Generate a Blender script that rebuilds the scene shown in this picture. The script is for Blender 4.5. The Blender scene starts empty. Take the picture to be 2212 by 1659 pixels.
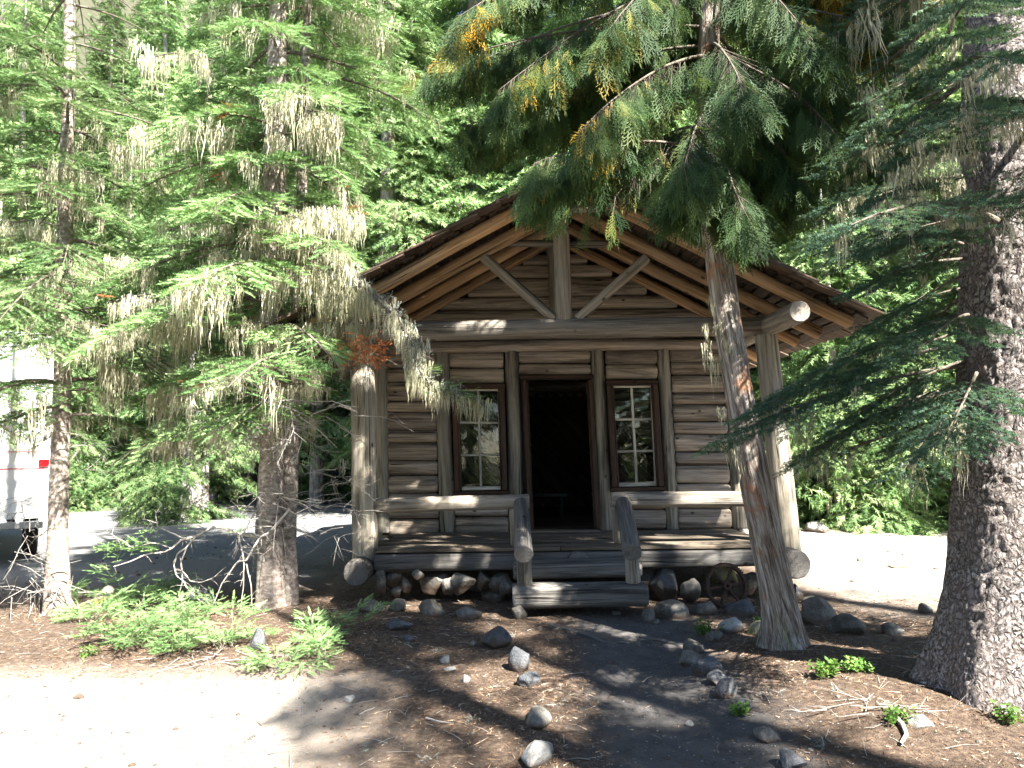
import bpy, bmesh, math, random
import numpy as np
from mathutils import Vector, Matrix, noise as mnoise

random.seed(7)
RNG = np.random.default_rng(7)
scene = bpy.context.scene
COL = scene.collection
PI = math.pi

# ------------------------------------------------------------------ camera
FLOOR = 0.65                                   # porch floor above the ground
CAM = np.array([-0.84, -10.31, 1.12 + FLOOR])
YAW, PITCH, ROLL = -0.0107, 0.0960, 0.0112
FPX = 1538.0                                   # focal length in pixels of a 2212 px wide view
CXP, CYP = 1106.0, 829.5
def cam_matrix():
    cz, sz = math.cos(YAW), math.sin(YAW); cp, sp = math.cos(PITCH), math.sin(PITCH); cr, sr = math.cos(ROLL), math.sin(ROLL)
    Rz = np.array([[cz, -sz, 0], [sz, cz, 0], [0, 0, 1]]); Rx = np.array([[1, 0, 0], [0, cp, -sp], [0, sp, cp]])
    Ry = np.array([[cr, 0, sr], [0, 1, 0], [-sr, 0, cr]])
    return Rz @ Rx @ Ry
CM = cam_matrix()
cam_data = bpy.data.cameras.new('camera'); cam = bpy.data.objects.new('camera', cam_data); COL.objects.link(cam)
cam_data.sensor_width = 36.0; cam_data.lens = 36.0 * FPX / 2212.0; cam_data.clip_start = 0.05; cam_data.clip_end = 2000
m4 = np.eye(4); m4[:3, 0] = CM[:, 0]; m4[:3, 1] = CM[:, 2]; m4[:3, 2] = -CM[:, 1]; m4[:3, 3] = CAM
cam.matrix_world = Matrix(m4.tolist())
scene.camera = cam

# ------------------------------------------------------------------ light
SUN_EL, SUN_AZ = math.radians(49), math.atan2(0.62, -0.78)       # azimuth measured from +Y towards +X
SUN = np.array([math.sin(SUN_AZ) * math.cos(SUN_EL), math.cos(SUN_AZ) * math.cos(SUN_EL), math.sin(SUN_EL)])
world = bpy.data.worlds.new('World'); scene.world = world; world.use_nodes = True
wn = world.node_tree.nodes; sky = wn.new('ShaderNodeTexSky'); sky.sky_type = 'NISHITA'; sky.sun_disc = False
sky.sun_elevation = SUN_EL; sky.sun_rotation = SUN_AZ; sky.altitude = 1200
world.node_tree.links.new(sky.outputs[0], wn['Background'].inputs[0]); wn['Background'].inputs[1].default_value = 0.052
sd = bpy.data.lights.new('sun', 'SUN'); so = bpy.data.objects.new('sun', sd); COL.objects.link(so)
sd.energy = 5.0; sd.angle = math.radians(0.55); sd.color = (1.0, 0.95, 0.86)
so.rotation_euler = Vector(SUN.tolist()).to_track_quat('Z', 'Y').to_euler(); so.location = (20, -25, 40)
scene.view_settings.view_transform = 'Standard'; scene.view_settings.look = 'None'
scene.view_settings.exposure = 3.0; scene.view_settings.gamma = 1
scene.cycles.max_bounces = 6; scene.cycles.diffuse_bounces = 2; scene.cycles.transmission_bounces = 4
scene.cycles.transparent_max_bounces = 6; scene.cycles.glossy_bounces = 2
scene.cycles.sample_clamp_indirect = 6

# ------------------------------------------------------------------ projection helpers
def ray(px, py):
    v = CM @ np.array([(px - CXP) / FPX, 1.0, -(py - CYP) / FPX]); return v
def P(px, py, Y):                                # point of the plane y = Y seen at a place of the view
    v = ray(px, py); t = (Y - CAM[1]) / v[1]; return CAM + v * t
def proj(pts):
    v = (np.atleast_2d(pts) - CAM) @ CM
    y = np.where(v[:, 1] > 0.05, v[:, 1], 0.05)
    return CXP + FPX * v[:, 0] / y, CYP - FPX * v[:, 2] / y, v[:, 1]
def z1(x, y): return ((1400 + .49729 * x) / 1.8517, (650 + .49729 * y) / 1.8517)
def z2(x, y): return ((2200 + .49729 * x) / 1.8517, (650 + .49729 * y) / 1.8517)
def z3(x, y): return ((1350 + .49729 * x) / 1.8517, (1350 + .49729 * y) / 1.8517)
def z4(x, y): return ((2200 + .49729 * x) / 1.8517, (1350 + .49729 * y) / 1.8517)
def z5(x, y): return ((1350 + .49729 * x) / 1.8517, (1950 + .49729 * y) / 1.8517)
def z6(x, y): return ((2200 + .49729 * x) / 1.8517, (1950 + .49729 * y) / 1.8517)

# value noise for arrays
_perm = RNG.random((64, 64, 64))
def vnoise(p, s=1.0):
    p = np.atleast_2d(p) * s + 1000.0; i = np.floor(p).astype(int); f = p - i; f = f * f * (3 - 2 * f); r = 0
    for a in (0, 1):
        for b in (0, 1):
            for c in (0, 1):
                w = (f[:, 0] if a else 1 - f[:, 0]) * (f[:, 1] if b else 1 - f[:, 1]) * (f[:, 2] if c else 1 - f[:, 2])
                r = r + w * _perm[(i[:, 0] + a) % 64, (i[:, 1] + b) % 64, (i[:, 2] + c) % 64]
    return r * 2 - 1
def fbm(p, s=1.0, o=4):
    r = 0; a = 1; t = 0
    for k in range(o):
        r = r + a * vnoise(p, s * 2.03 ** k); t += a; a *= .5
    return r / t

def smooth(a, b, x): t = np.clip((x - a) / (b - a), 0, 1); return t * t * (3 - 2 * t)
def terrain(x, y):
    x = np.asarray(x, float); y = np.asarray(y, float)
    p = np.stack([x, y, np.zeros_like(x)], -1).reshape(-1, 3)
    z = (0.05 * vnoise(p, .35) + .022 * vnoise(p, 1.3) + .012 * vnoise(p, 4.1)).reshape(x.shape)
    # trodden hollow of the path, raised litter banks beside it
    pc = 0.45 + 0.05 * (y + 3)
    near = smooth(-12, -9, y) * (1 - smooth(-3.2, -2.4, y)) + 0.0
    z = z - 0.07 * np.exp(-((x - pc) / .75) ** 2) * smooth(-13, -7, y) * (1 - smooth(-2.6, -2.0, y))
    z = z + 0.14 * np.exp(-(((x - 2.2) / 1.5) ** 2 + ((y + 5.2) / 1.6) ** 2))
    z = z + 0.10 * np.exp(-(((x + 4.4) / 2.0) ** 2 + ((y + 3.2) / 1.0) ** 2))
    z = z + 0.85 * np.maximum(y - 27 - 0.15 * x, 0) * smooth(27, 34, y - .15 * x)
    return z
def G(px, py):                                   # ground point seen at a place of the view
    v = ray(px, py); t = (0 - CAM[2]) / v[2]
    for _ in range(12):
        p = CAM + v * t; t = (float(terrain(p[0], p[1])) - CAM[2]) / v[2]
    return CAM + v * t

# ------------------------------------------------------------------ mesh accumulator
class Acc:
    def __init__(s): s.V = []; s.F3 = []; s.F4 = []; s.M3 = []; s.M4 = []; s.LC = []; s.R = []; s.C = []; s.n = 0; s.S3 = []; s.S4 = []
    def add(s, V, F, mat=0, rnd=0.0, lc=None, cap=0.0, sm=True):
        V = np.asarray(V, np.float32).reshape(-1, 3); F = np.asarray(F, np.int64)
        if len(V) == 0 or len(F) == 0: return
        k = F.shape[1]; n = len(V)
        s.V.append(V); s.LC.append(V if lc is None else np.asarray(lc, np.float32))
        s.R.append(np.broadcast_to(np.asarray(rnd, np.float32), (n,))); s.C.append(np.broadcast_to(np.asarray(cap, np.float32), (n,)))
        (s.F3 if k == 3 else s.F4).append(F + s.n); (s.M3 if k == 3 else s.M4).append(np.full(len(F), mat, np.int32))
        (s.S3 if k == 3 else s.S4).append(np.full(len(F), sm, bool)); s.n += n
    def build(s, name, mats, parent=None, loc=(0, 0, 0), attrs=True):
        me = bpy.data.meshes.new(name); o = bpy.data.objects.new(name, me); COL.objects.link(o)
        if s.n:
            V = np.concatenate(s.V) - np.asarray(loc, np.float32)
            loops = []; starts = []; tot = []; mi = []; sm = []; pos = 0
            for Fs, Ms, Ss, k in ((s.F3, s.M3, s.S3, 3), (s.F4, s.M4, s.S4, 4)):
                if Fs:
                    F = np.concatenate(Fs); loops.append(F.ravel()); starts.append(pos + np.arange(len(F)) * k); tot.append(np.full(len(F), k)); pos += F.size
                    mi.append(np.concatenate(Ms)); sm.append(np.concatenate(Ss))
            loops = np.concatenate(loops); starts = np.concatenate(starts); tot = np.concatenate(tot)
            me.vertices.add(len(V)); me.vertices.foreach_set('co', V.ravel())
            me.loops.add(len(loops)); me.loops.foreach_set('vertex_index', loops.astype(np.int32))
            me.polygons.add(len(starts)); me.polygons.foreach_set('loop_start', starts.astype(np.int32)); me.polygons.foreach_set('loop_total', tot.astype(np.int32))
            for m in mats: me.materials.append(m)
            me.polygons.foreach_set('material_index', np.concatenate(mi)); me.polygons.foreach_set('use_smooth', np.concatenate(sm))
            if attrs:
                a = me.attributes.new('lc', 'FLOAT_VECTOR', 'POINT'); a.data.foreach_set('vector', np.concatenate(s.LC).astype(np.float32).ravel())
                a = me.attributes.new('cap', 'FLOAT', 'POINT'); a.data.foreach_set('value', np.concatenate(s.C).astype(np.float32))
            a = me.attributes.new('rnd', 'FLOAT', 'POINT'); a.data.foreach_set('value', np.concatenate(s.R).astype(np.float32))
            me.update(calc_edges=True)
        o.location = loc
        if parent is not None:
            o.parent = parent; o.location = Vector(loc) - parent.location
        return o

def tag(o, label=None, cat=None, group=None, kind=None):
    if label: o['label'] = label
    if cat: o['category'] = cat
    if group: o['group'] = group
    if kind: o['kind'] = kind
    return o
def empty(name, loc, label, cat, group=None):
    o = bpy.data.objects.new(name, None); COL.objects.link(o); o.location = [float(v) for v in loc]; o.empty_display_size = .2
    return tag(o, label, cat, group)

def nrm(v): v = np.asarray(v, float); return v / (np.linalg.norm(v, axis=-1, keepdims=True) + 1e-9)
def frame(d, up=(0, 0, 1)):
    d = nrm(d); up = np.asarray(up, float)
    if abs(np.dot(d, up)) > .96: up = np.array([0., 1., 0.])
    a = nrm(np.cross(up, d)); b = np.cross(d, a); return a, b, d      # a: across, b: up-ish

_logc = [0]
def log(acc, A, B, ra, rb=None, n=18, seg=None, rough=.03, sx=1.0, sy=1.0, ex=2.0, mat=0, caps=True, bend=0.0, round_=.25, up=(0, 0, 1), rnd=None, bumps=1.0):
    A = np.asarray(A, float); B = np.asarray(B, float); rb = ra if rb is None else rb
    L = np.linalg.norm(B - A); a, b, d = frame(B - A, up); seg = seg or max(6, int(L / .09)); _logc[0] += 1; sd_ = _logc[0] * 7.31
    rnd = float(RNG.random()) if rnd is None else rnd
    e = min(round_ * ra, L * .2)
    t = np.unique(np.concatenate([[0, e * .35 / L, e / L], np.linspace(0, 1, seg), [1 - e / L, 1 - e * .35 / L, 1]])); th = np.linspace(0, 2 * PI, n, endpoint=False)
    T, TH = np.meshgrid(t, th, indexing='ij')
    q = np.stack([np.cos(TH) * 1.2 + sd_, np.sin(TH) * 1.2, T * L * 1.1], -1).reshape(-1, 3)
    nz = fbm(q, 1.0, 3).reshape(T.shape) * rough * bumps + fbm(q * np.array([1, 1, 2.5]), 2.2, 2).reshape(T.shape) * rough * .35
    r = (ra + (rb - ra) * T) * (1 + nz)
    ed = np.minimum(T, 1 - T) * L; r = r * (1 - round_ * .45 * np.clip(1 - ed / max(e, 1e-6), 0, 1) ** 2)
    c, s_ = np.cos(TH), np.sin(TH)
    if ex != 2.0:
        k = (np.abs(c) ** ex + np.abs(s_) ** ex) ** (-1 / ex); c, s_ = c * k, s_ * k
    X = c * r * sx; Yv = s_ * r * sy
    wob = (vnoise(np.stack([t * L * .8 + sd_, t * 0, t * 0], -1)) * bend); wob2 = (vnoise(np.stack([t * L * .8, t * 0 + sd_, t * 0], -1)) * bend)
    V = A + d * (T * L)[..., None] + a * (X + wob[:, None])[..., None] + b * (Yv + wob2[:, None])[..., None]
    lc = np.stack([X, Yv, T * L + rnd * 37], -1); m = len(t)
    i, j = np.meshgrid(np.arange(m - 1), np.arange(n), indexing='ij'); j2 = (j + 1) % n
    F = np.stack([i * n + j, i * n + j2, (i + 1) * n + j2, (i + 1) * n + j], -1).reshape(-1, 4)
    acc.add(V, F, mat, rnd, lc.reshape(-1, 3))
    if caps:
        for ii, sg in ((0, -1), (m - 1, 1)):
            ring = V[ii]; cc = ring.mean(0); rr = [ring, cc + (ring - cc) * .5]
            VV = np.concatenate(rr + [cc[None]]); j = np.arange(n); j2 = (j + 1) % n
            LCc = np.concatenate([lc[ii], lc[ii] * [.5, .5, 1], [[0, 0, lc[ii, 0, 2]]]])
            F4 = np.stack([j, j2, j2 + n, j + n], -1) if sg > 0 else np.stack([j2, j, j + n, j2 + n], -1)
            F3 = np.stack([j + n, j2 + n, np.full(n, 2 * n)], -1) if sg > 0 else np.stack([j2 + n, j + n, np.full(n, 2 * n)], -1)
            acc.add(VV, F4, mat, rnd, LCc, 1.0, False); acc.add(VV, F3, mat, rnd, LCc, 1.0, False)

def box(acc, A, B, w, h, mat=0, up=(0, 0, 1), rnd=None, bev=.006):
    """beam of w (across) x h (up) between A and B"""
    A = np.asarray(A, float); B = np.asarray(B, float); a, b, d = frame(B - A, up); L = np.linalg.norm(B - A); rnd = float(RNG.random()) if rnd is None else rnd
    bev = min(bev, w * .3, h * .3, L * .3); hw, hh = w / 2, h / 2
    prof = np.array([(-hw + bev, -hh), (hw - bev, -hh), (hw, -hh + bev), (hw, hh - bev), (hw - bev, hh), (-hw + bev, hh), (-hw, hh - bev), (-hw, -hh + bev)])
    V = []; LC = []
    for t, sc in ((0, 1 - bev / max(hw, hh)), (bev, 1), (L - bev, 1), (L, 1 - bev / max(hw, hh))):
        pr = prof * sc
        V.append(A + d * t + pr[:, :1] * a + pr[:, 1:] * b); LC.append(np.stack([pr[:, 0], pr[:, 1], np.full(8, t + rnd * 37)], -1))
    V = np.concatenate(V); LC = np.concatenate(LC); F = []
    for i in range(3):
        for j in range(8): F.append((i * 8 + j, i * 8 + (j + 1) % 8, i * 8 + 8 + (j + 1) % 8, i * 8 + 8 + j))
    F += [(7, 6, 1, 0), (6, 5, 2, 1), (5, 4, 3, 2), (24, 25, 30, 31), (25, 26, 29, 30), (26, 27, 28, 29)]
    acc.add(V, F, mat, rnd, LC, 0, False)

def tube(acc, pts, r0, r1, n=6, mat=0, rnd=0.5):
    pts = np.asarray(pts, float); m = len(pts); d = np.gradient(pts, axis=0); d = nrm(d)
    ref = np.array([0.13, .21, 1.0]); a = nrm(np.cross(np.broadcast_to(ref, d.shape), d) + 1e-4); b = np.cross(d, a)
    r = np.linspace(r0, r1, m)[:, None]; th = np.linspace(0, 2 * PI, n, endpoint=False)
    V = pts[:, None] + a[:, None] * (np.cos(th) * r)[..., None] + b[:, None] * (np.sin(th) * r)[..., None]
    i, j = np.meshgrid(np.arange(m - 1), np.arange(n), indexing='ij'); j2 = (j + 1) % n
    F = np.stack([i * n + j, i * n + j2, (i + 1) * n + j2, (i + 1) * n + j], -1).reshape(-1, 4)
    L = np.cumsum(np.concatenate([[0], np.linalg.norm(np.diff(pts, axis=0), axis=1)]))
    lc = np.stack([np.broadcast_to(np.cos(th) * .1, (m, n)), np.broadcast_to(np.sin(th) * .1, (m, n)), np.broadcast_to(L[:, None], (m, n))], -1)
    acc.add(V, F, mat, rnd, lc.reshape(-1, 3))

def scatter(acc, TV, TF, pos, X, Z, scale, mat=0, rnd=None):
    """copies of a template (x forward, z up) at pos with forward X and approximate up Z"""
    pos = np.asarray(pos, float).reshape(-1, 3); n = len(pos)
    if n == 0: return
    X = nrm(np.asarray(X, float).reshape(-1, 3)); Z = np.broadcast_to(np.asarray(Z, float), X.shape)
    Yv = np.cross(Z, X); bad = np.linalg.norm(Yv, axis=1) < .05; Yv[bad] = [1, 0, 0]; Yv = nrm(Yv); Z = np.cross(X, Yv)
    sc = np.broadcast_to(np.asarray(scale, float), (n,))
    V = pos[:, None] + sc[:, None, None] * (TV[None, :, :1] * X[:, None] + TV[None, :, 1:2] * Yv[:, None] + TV[None, :, 2:] * Z[:, None])
    F = (TF[None] + (np.arange(n) * len(TV))[:, None, None]).reshape(-1, TF.shape[1])
    r = RNG.random(n) if rnd is None else np.broadcast_to(rnd, (n,))
    acc.add(V.reshape(-1, 3), F, mat, np.repeat(r, len(TV)), sm=False)

# ------------------------------------------------------------------ materials
def newmat(name):
    m = bpy.data.materials.new(name); m.use_nodes = True; nt = m.node_tree; b = nt.nodes['Principled BSDF']; b.inputs['Roughness'].default_value = .85
    if 'Specular IOR Level' in b.inputs: b.inputs['Specular IOR Level'].default_value = .25
    return m, nt, b
class N:
    def __init__(s, nt): s.nt = nt
    def new(s, t, **k):
        n = s.nt.nodes.new(t)
        for a, v in k.items(): setattr(n, a, v)
        return n
    def link(s, a, b): s.nt.links.new(a, b)
    def attr(s, name): return s.new('ShaderNodeAttribute', attribute_name=name)
    def mapv(s, src, scale, loc=(0, 0, 0)):
        n = s.new('ShaderNodeMapping'); n.inputs['Scale'].default_value = scale; n.inputs['Location'].default_value = loc; s.link(src, n.inputs[0]); return n.outputs[0]
    def noise(s, src, scale, detail=4, rough=.6, dist=0):
        n = s.new('ShaderNodeTexNoise'); n.inputs['Scale'].default_value = scale; n.inputs['Detail'].default_value = detail; n.inputs['Roughness'].default_value = rough; n.inputs['Distortion'].default_value = dist
        s.link(src, n.inputs['Vector']); return n.outputs[0]
    def ramp(s, src, stops):
        n = s.new('ShaderNodeValToRGB'); e = n.color_ramp.elements
        while len(e) > 1: e.remove(e[-1])
        e[0].position = stops[0][0]; e[0].color = (*stops[0][1], 1)
        for p, c in stops[1:]: x = e.new(p); x.color = (*c, 1)
        s.link(src, n.inputs[0]); return n.outputs[0]
    def gray(s, src, p0, p1, v0=0., v1=1.): return s.ramp(src, [(p0, (v0,) * 3), (p1, (v1,) * 3)])
    def mix(s, f, a, b, mode='MIX'):
        n = s.new('ShaderNodeMix', data_type='RGBA', blend_type=mode)
        for i, v in ((0, f), (6, a), (7, b)):
            if isinstance(v, (int, float)): n.inputs[i].default_value = v if i == 0 else (v, v, v, 1)
            elif isinstance(v, tuple): n.inputs[i].default_value = (*v, 1)
            else: s.link(v, n.inputs[i])
        return n.outputs[2]
    def math(s, op, a, b=None):
        n = s.new('ShaderNodeMath', operation=op)
        for i, v in ((0, a), (1, b)):
            if v is None: continue
            if isinstance(v, (int, float)): n.inputs[i].default_value = v
            else: s.link(v, n.inputs[i])
        return n.outputs[0]
    def bump(s, h, strength, dist, b):
        n = s.new('ShaderNodeBump'); n.inputs['Strength'].default_value = strength; n.inputs['Distance'].default_value = dist; s.link(h, n.inputs['Height']); s.link(n.outputs[0], b.inputs['Normal'])

def wood(name, light, dark, grey, greyamt=.5, crack=1.0, knots=True, rough=.8):
    m, nt, b = newmat(name); n = N(nt); lc = n.attr('lc').outputs['Vector']; rnd = n.attr('rnd').outputs['Fac']; cap = n.attr('cap').outputs['Fac']
    off = n.new('ShaderNodeVectorMath', operation='ADD'); n.link(lc, off.inputs[0])
    cmb = n.new('ShaderNodeCombineXYZ'); n.link(n.math('MULTIPLY', rnd, 13.7), cmb.inputs[0]); n.link(cmb.outputs[0], off.inputs[1]); v = off.outputs[0]
    g1 = n.noise(n.mapv(v, (22, 22, 1.1)), 1.0, 6, .65, .3); g2 = n.noise(n.mapv(v, (90, 90, 3)), 1.0, 3, .6); big = n.noise(n.mapv(v, (5, 5, 1.2)), 1.0, 3, .55)
    col = n.ramp(g1, [(.28, dark), (.62, light)])
    col = n.mix(n.math('MULTIPLY', n.gray(big, .38, .62), greyamt), col, grey)
    col = n.mix(.45, col, n.gray(g2, .3, .7, .55, 1.25), 'MULTIPLY')
    val = n.new('ShaderNodeMapRange'); val.inputs[3].default_value = .72; val.inputs[4].default_value = 1.2; n.link(rnd, val.inputs[0]); col = n.mix(1.0, col, val.outputs[0], 'MULTIPLY')
    # dark weather stains stretched along the log
    st = n.noise(n.mapv(v, (7, 7, .55), (3, 1, 9)), 1.0, 5, .7, .6); col = n.mix(n.gray(st, .50, .66, 0, .75), col, tuple(c * .3 for c in dark))
    # drying cracks
    ck = n.noise(n.mapv(v, (26, 26, .22), (7, 7, 2)), 1.0, 2, .4, .25); d = n.math('ABSOLUTE', n.math('SUBTRACT', ck, .5)); ckm = n.gray(d, .004, .014, 1, 0)
    lg = n.noise(n.mapv(v, (3, 3, .7), (1, 4, 4)), 1.0, 1, .5); ckm = n.math('MULTIPLY', ckm, n.gray(lg, .47, .55)); ckm = n.math('MULTIPLY', ckm, crack)
    if knots:
        vo = n.new('ShaderNodeTexVoronoi'); vo.inputs['Scale'].default_value = 1; n.link(n.mapv(v, (4.5, 4.5, 2.6)), vo.inputs['Vector']); kn = n.gray(vo.outputs['Distance'], .05, .10, 1, 0)
        col = n.mix(n.math('MULTIPLY', kn, .85), col, tuple(c * .22 for c in dark))
    side = n.mix(ckm, col, (.012, .009, .007))
    # sawn ends: rings and radial checks
    sx = n.new('ShaderNodeSeparateXYZ'); n.link(lc, sx.inputs[0]); cxy = n.new('ShaderNodeCombineXYZ'); n.link(sx.outputs[0], cxy.inputs[0]); n.link(sx.outputs[1], cxy.inputs[1])
    ln = n.new('ShaderNodeVectorMath', operation='LENGTH'); n.link(cxy.outputs[0], ln.inputs[0]); nn = n.noise(n.mapv(lc, (9, 9, 1)), 1, 3, .5)
    w = n.math('SINE', n.math('ADD', n.math('MULTIPLY', ln.outputs['Value'], 420.0), n.math('MULTIPLY', nn, 9.0)))
    at = n.math('ARCTAN2', sx.outputs[0], sx.outputs[1]); rc = n.noise(n.new('ShaderNodeCombineXYZ').outputs[0], 1); cb = n.new('ShaderNodeCombineXYZ'); n.link(n.math('MULTIPLY', at, 5.0), cb.inputs[0]); n.link(rnd, cb.inputs[1]); rc = n.noise(cb.outputs[0], 2.2, 3)
    endc = n.mix(n.gray(w, .2, .8, 0, .35), tuple((a + c) / 2 for a, c in zip(light, grey)), dark); endc = n.mix(n.gray(nn, .35, .65), endc, grey); endc = n.mix(n.gray(rc, .62, .66, 0, .7), endc, (.03, .025, .02))
    col = n.mix(cap, side, endc); n.link(col, b.inputs['Base Color']); b.inputs['Roughness'].default_value = rough
    h = n.math('SUBTRACT', n.math('ADD', n.math('MULTIPLY', g1, .5), n.math('MULTIPLY', g2, .35)), n.math('MULTIPLY', ckm, 1.2)); n.bump(h, .95, .02, b)
    return m
W_WALL = wood('weathered_wall_wood', (0.459, 0.374, 0.286), (0.070, 0.051, 0.038), (0.316, 0.284, 0.256), .6)
W_POST = wood('weathered_post_wood', (0.373, 0.335, 0.259), (0.075, 0.058, 0.045), (0.282, 0.271, 0.238), .6)
W_BEAM = wood('weathered_beam_wood', (0.347, 0.297, 0.233), (0.071, 0.057, 0.044), (0.254, 0.234, 0.206), .7)
W_RAFT = wood('warm_rafter_wood', (0.542, 0.331, 0.164), (0.123, 0.075, 0.041), (0.348, 0.264, 0.185), .45)
W_GREY = wood('grey_step_wood', (0.175, 0.162, 0.149), (0.038, 0.035, 0.030), (0.134, 0.131, 0.128), .75, 1.3)
W_SILL = wood('shade_darkened_sill_wood', (.11, .10, .09), (.04, .036, .032), (.10, .094, .088), .7, 1.2)  # darker than the step wood: shade on the sill put into the colour
W_FLOOR = wood('porch_board_wood', (0.166, 0.134, 0.099), (0.050, 0.038, 0.026), (0.132, 0.115, 0.098), .5)
W_RED = wood('old_red_trim_wood', (0.082, 0.046, 0.031), (0.022, 0.012, 0.008), (0.065, 0.050, 0.040), .35, .6)
W_SASH = wood('old_white_sash_wood', (0.632, 0.609, 0.529), (0.414, 0.391, 0.322), (0.552, 0.529, 0.460), .5, .4, False)
W_SHAKE = wood('cedar_shake_wood', (0.150, 0.094, 0.060), (0.033, 0.021, 0.014), (0.128, 0.115, 0.101), .5, .8, False)
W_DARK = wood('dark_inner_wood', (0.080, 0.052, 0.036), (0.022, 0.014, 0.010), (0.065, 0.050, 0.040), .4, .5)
W_TWIG = wood('bare_twig_wood', (.55, .50, .45), (.36, .31, .26), (.58, .55, .52), .6, .3, False)

def bark(name, c0, c1, c2, kind='scaly', moss=None):
    m, nt, b = newmat(name); n = N(nt); lc = n.attr('lc').outputs['Vector']; rnd = n.attr('rnd').outputs['Fac']
    if kind == 'scaly':
        w = n.new('ShaderNodeVectorMath', operation='ADD'); nz = n.new('ShaderNodeTexNoise'); nz.inputs['Scale'].default_value = 9; n.link(lc, nz.inputs['Vector']); sc = n.new('ShaderNodeVectorMath', operation='SCALE'); n.link(nz.outputs[1], sc.inputs[0]); sc.inputs['Scale'].default_value = .11
        n.link(lc, w.inputs[0]); n.link(sc.outputs[0], w.inputs[1])
        vo = n.new('ShaderNodeTexVoronoi', feature='DISTANCE_TO_EDGE'); vo.inputs['Scale'].default_value = 1; n.link(n.mapv(w.outputs[0], (33, 33, 18)), vo.inputs['Vector']); e0 = n.gray(vo.outputs['Distance'], .03, .26); cut = n.noise(n.mapv(lc, (34, 34, 22)), 1, 5, .75, .8); e = n.mix(n.gray(cut, .40, .6), e0, n.gray(cut, .38, .62))
        fine = n.noise(n.mapv(lc, (60, 60, 45)), 1, 4, .7); big = n.noise(lc, 5, 3)
        col = n.mix(e, c0, n.ramp(fine, [(.3, c1), (.65, c2)])); col = n.mix(n.gray(big, .4, .65, 0, .6), col, c1); h = n.math('ADD', e, n.math('MULTIPLY', fine, .45)); amp = (.9, .02)
    elif kind == 'strip':
        a = n.noise(n.mapv(lc, (30, 30, 2.6)), 1, 6, .7, .8); f = n.noise(n.mapv(lc, (90, 90, 6)), 1, 3, .6); big = n.noise(lc, 3.5, 3)
        col = n.ramp(a, [(.36, c0), (.5, c1), (.62, c2)]); col = n.mix(n.gray(big, .56, .64, 0, .7), col, (.26, .12, .06)); h = n.math('ADD', a, n.math('MULTIPLY', f, .3)); amp = (1.0, .03)
    else:
        a = n.noise(n.mapv(lc, (14, 14, 22)), 1, 5, .7, .4); f = n.noise(n.mapv(lc, (70, 70, 60)), 1, 3, .6)
        col = n.ramp(a, [(.34, c0), (.5, c1), (.64, c2)]); col = n.mix(.5, col, n.gray(f, .3, .7, .6, 1.2), 'MULTIPLY'); h = n.math('ADD', a, n.math('MULTIPLY', f, .4)); amp = (.8, .012)
    if moss:
        mm = n.noise(n.mapv(lc, (8, 8, 3.5), (5, 2, 1)), 1, 5, .7); col = n.mix(n.gray(mm, .58, .68, 0, .75), col, moss)
    n.link(col, b.inputs['Base Color']); b.inputs['Roughness'].default_value = .9; n.bump(h, amp[0], amp[1], b)
    return m
B_SPRUCE = bark('spruce_bark', (.025, .018, .015), (.19, .155, .14), (.52, .48, .47), 'scaly')
B_CEDAR = bark('cedar_bark', (.05, .035, .028), (.22, .18, .15), (.42, .39, .35), 'strip', (.30, .31, .16))
B_FIR = bark('fir_bark', (.11, .085, .07), (.24, .20, .17), (.40, .37, .33), 'smooth', (.28, .26, .14))
B_FAR = bark('far_bark', (.16, .14, .13), (.34, .32, .30), (.52, .5, .48), 'strip')
B_LIMB = bark('limb_bark', (.05, .04, .032), (.13, .105, .085), (.24, .21, .18), 'smooth', (.24, .24, .15))

def leaf(name, stops, trans=.35, objvar=.25, rough=.65):
    m, nt, b = newmat(name); n = N(nt); rnd = n.attr('rnd').outputs['Fac']
    col = n.ramp(rnd, stops)
    if objvar:
        oi = n.new('ShaderNodeObjectInfo'); mr = n.new('ShaderNodeMapRange'); mr.inputs[3].default_value = 1 - objvar; mr.inputs[4].default_value = 1 + objvar; n.link(oi.outputs['Random'], mr.inputs[0]); col = n.mix(1.0, col, mr.outputs[0], 'MULTIPLY')
    n.link(col, b.inputs['Base Color']); b.inputs['Roughness'].default_value = rough
    if trans:
        t = n.new('ShaderNodeBsdfTranslucent'); n.link(n.mix(.25, col, (.25, .33, .07)), t.inputs[0]); mx = n.new('ShaderNodeMixShader'); mx.inputs[0].default_value = trans
        n.link(b.outputs[0], mx.inputs[1]); n.link(t.outputs[0], mx.inputs[2]); n.link(mx.outputs[0], nt.nodes['Material Output'].inputs[0])
    return m
L_FIR = leaf('fir_needles', [(0, (.042, .095, .03)), (.5, (.13, .24, .082)), (1, (.28, .39, .17))], .25)  # dark end of the ramp stands in for shaded gaps
L_SPRUCE = leaf('spruce_needles', [(0, (.025, .062, .04)), (.6, (.047, .105, .066)), (1, (.10, .18, .095))], .3)
L_FAR = leaf('far_conifer_needles', [(0, (.032, .075, .022)), (.42, (.115, .21, .07)), (1, (.31, .40, .18))], .2, .35)  # wide tone spread, shaded gaps put into its dark end
L_CEDAR = leaf('cedar_sprays', [(0, (.018, .044, .016)), (.55, (.038, .08, .024)), (.82, (.08, .115, .026)), (.93, (.42, .26, .02)), (1, (.45, .22, .02))], .35)
L_ORANGE = leaf('dead_orange_needles', [(0, (.20, .055, .02)), (.6, (.34, .11, .035)), (1, (.46, .19, .07))], .2)
L_LICHEN = leaf('hanging_lichen_strands', [(0, (.33, .32, .21)), (.6, (.50, .48, .35)), (1, (.66, .63, .50))], .4, .1, .9)
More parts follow.
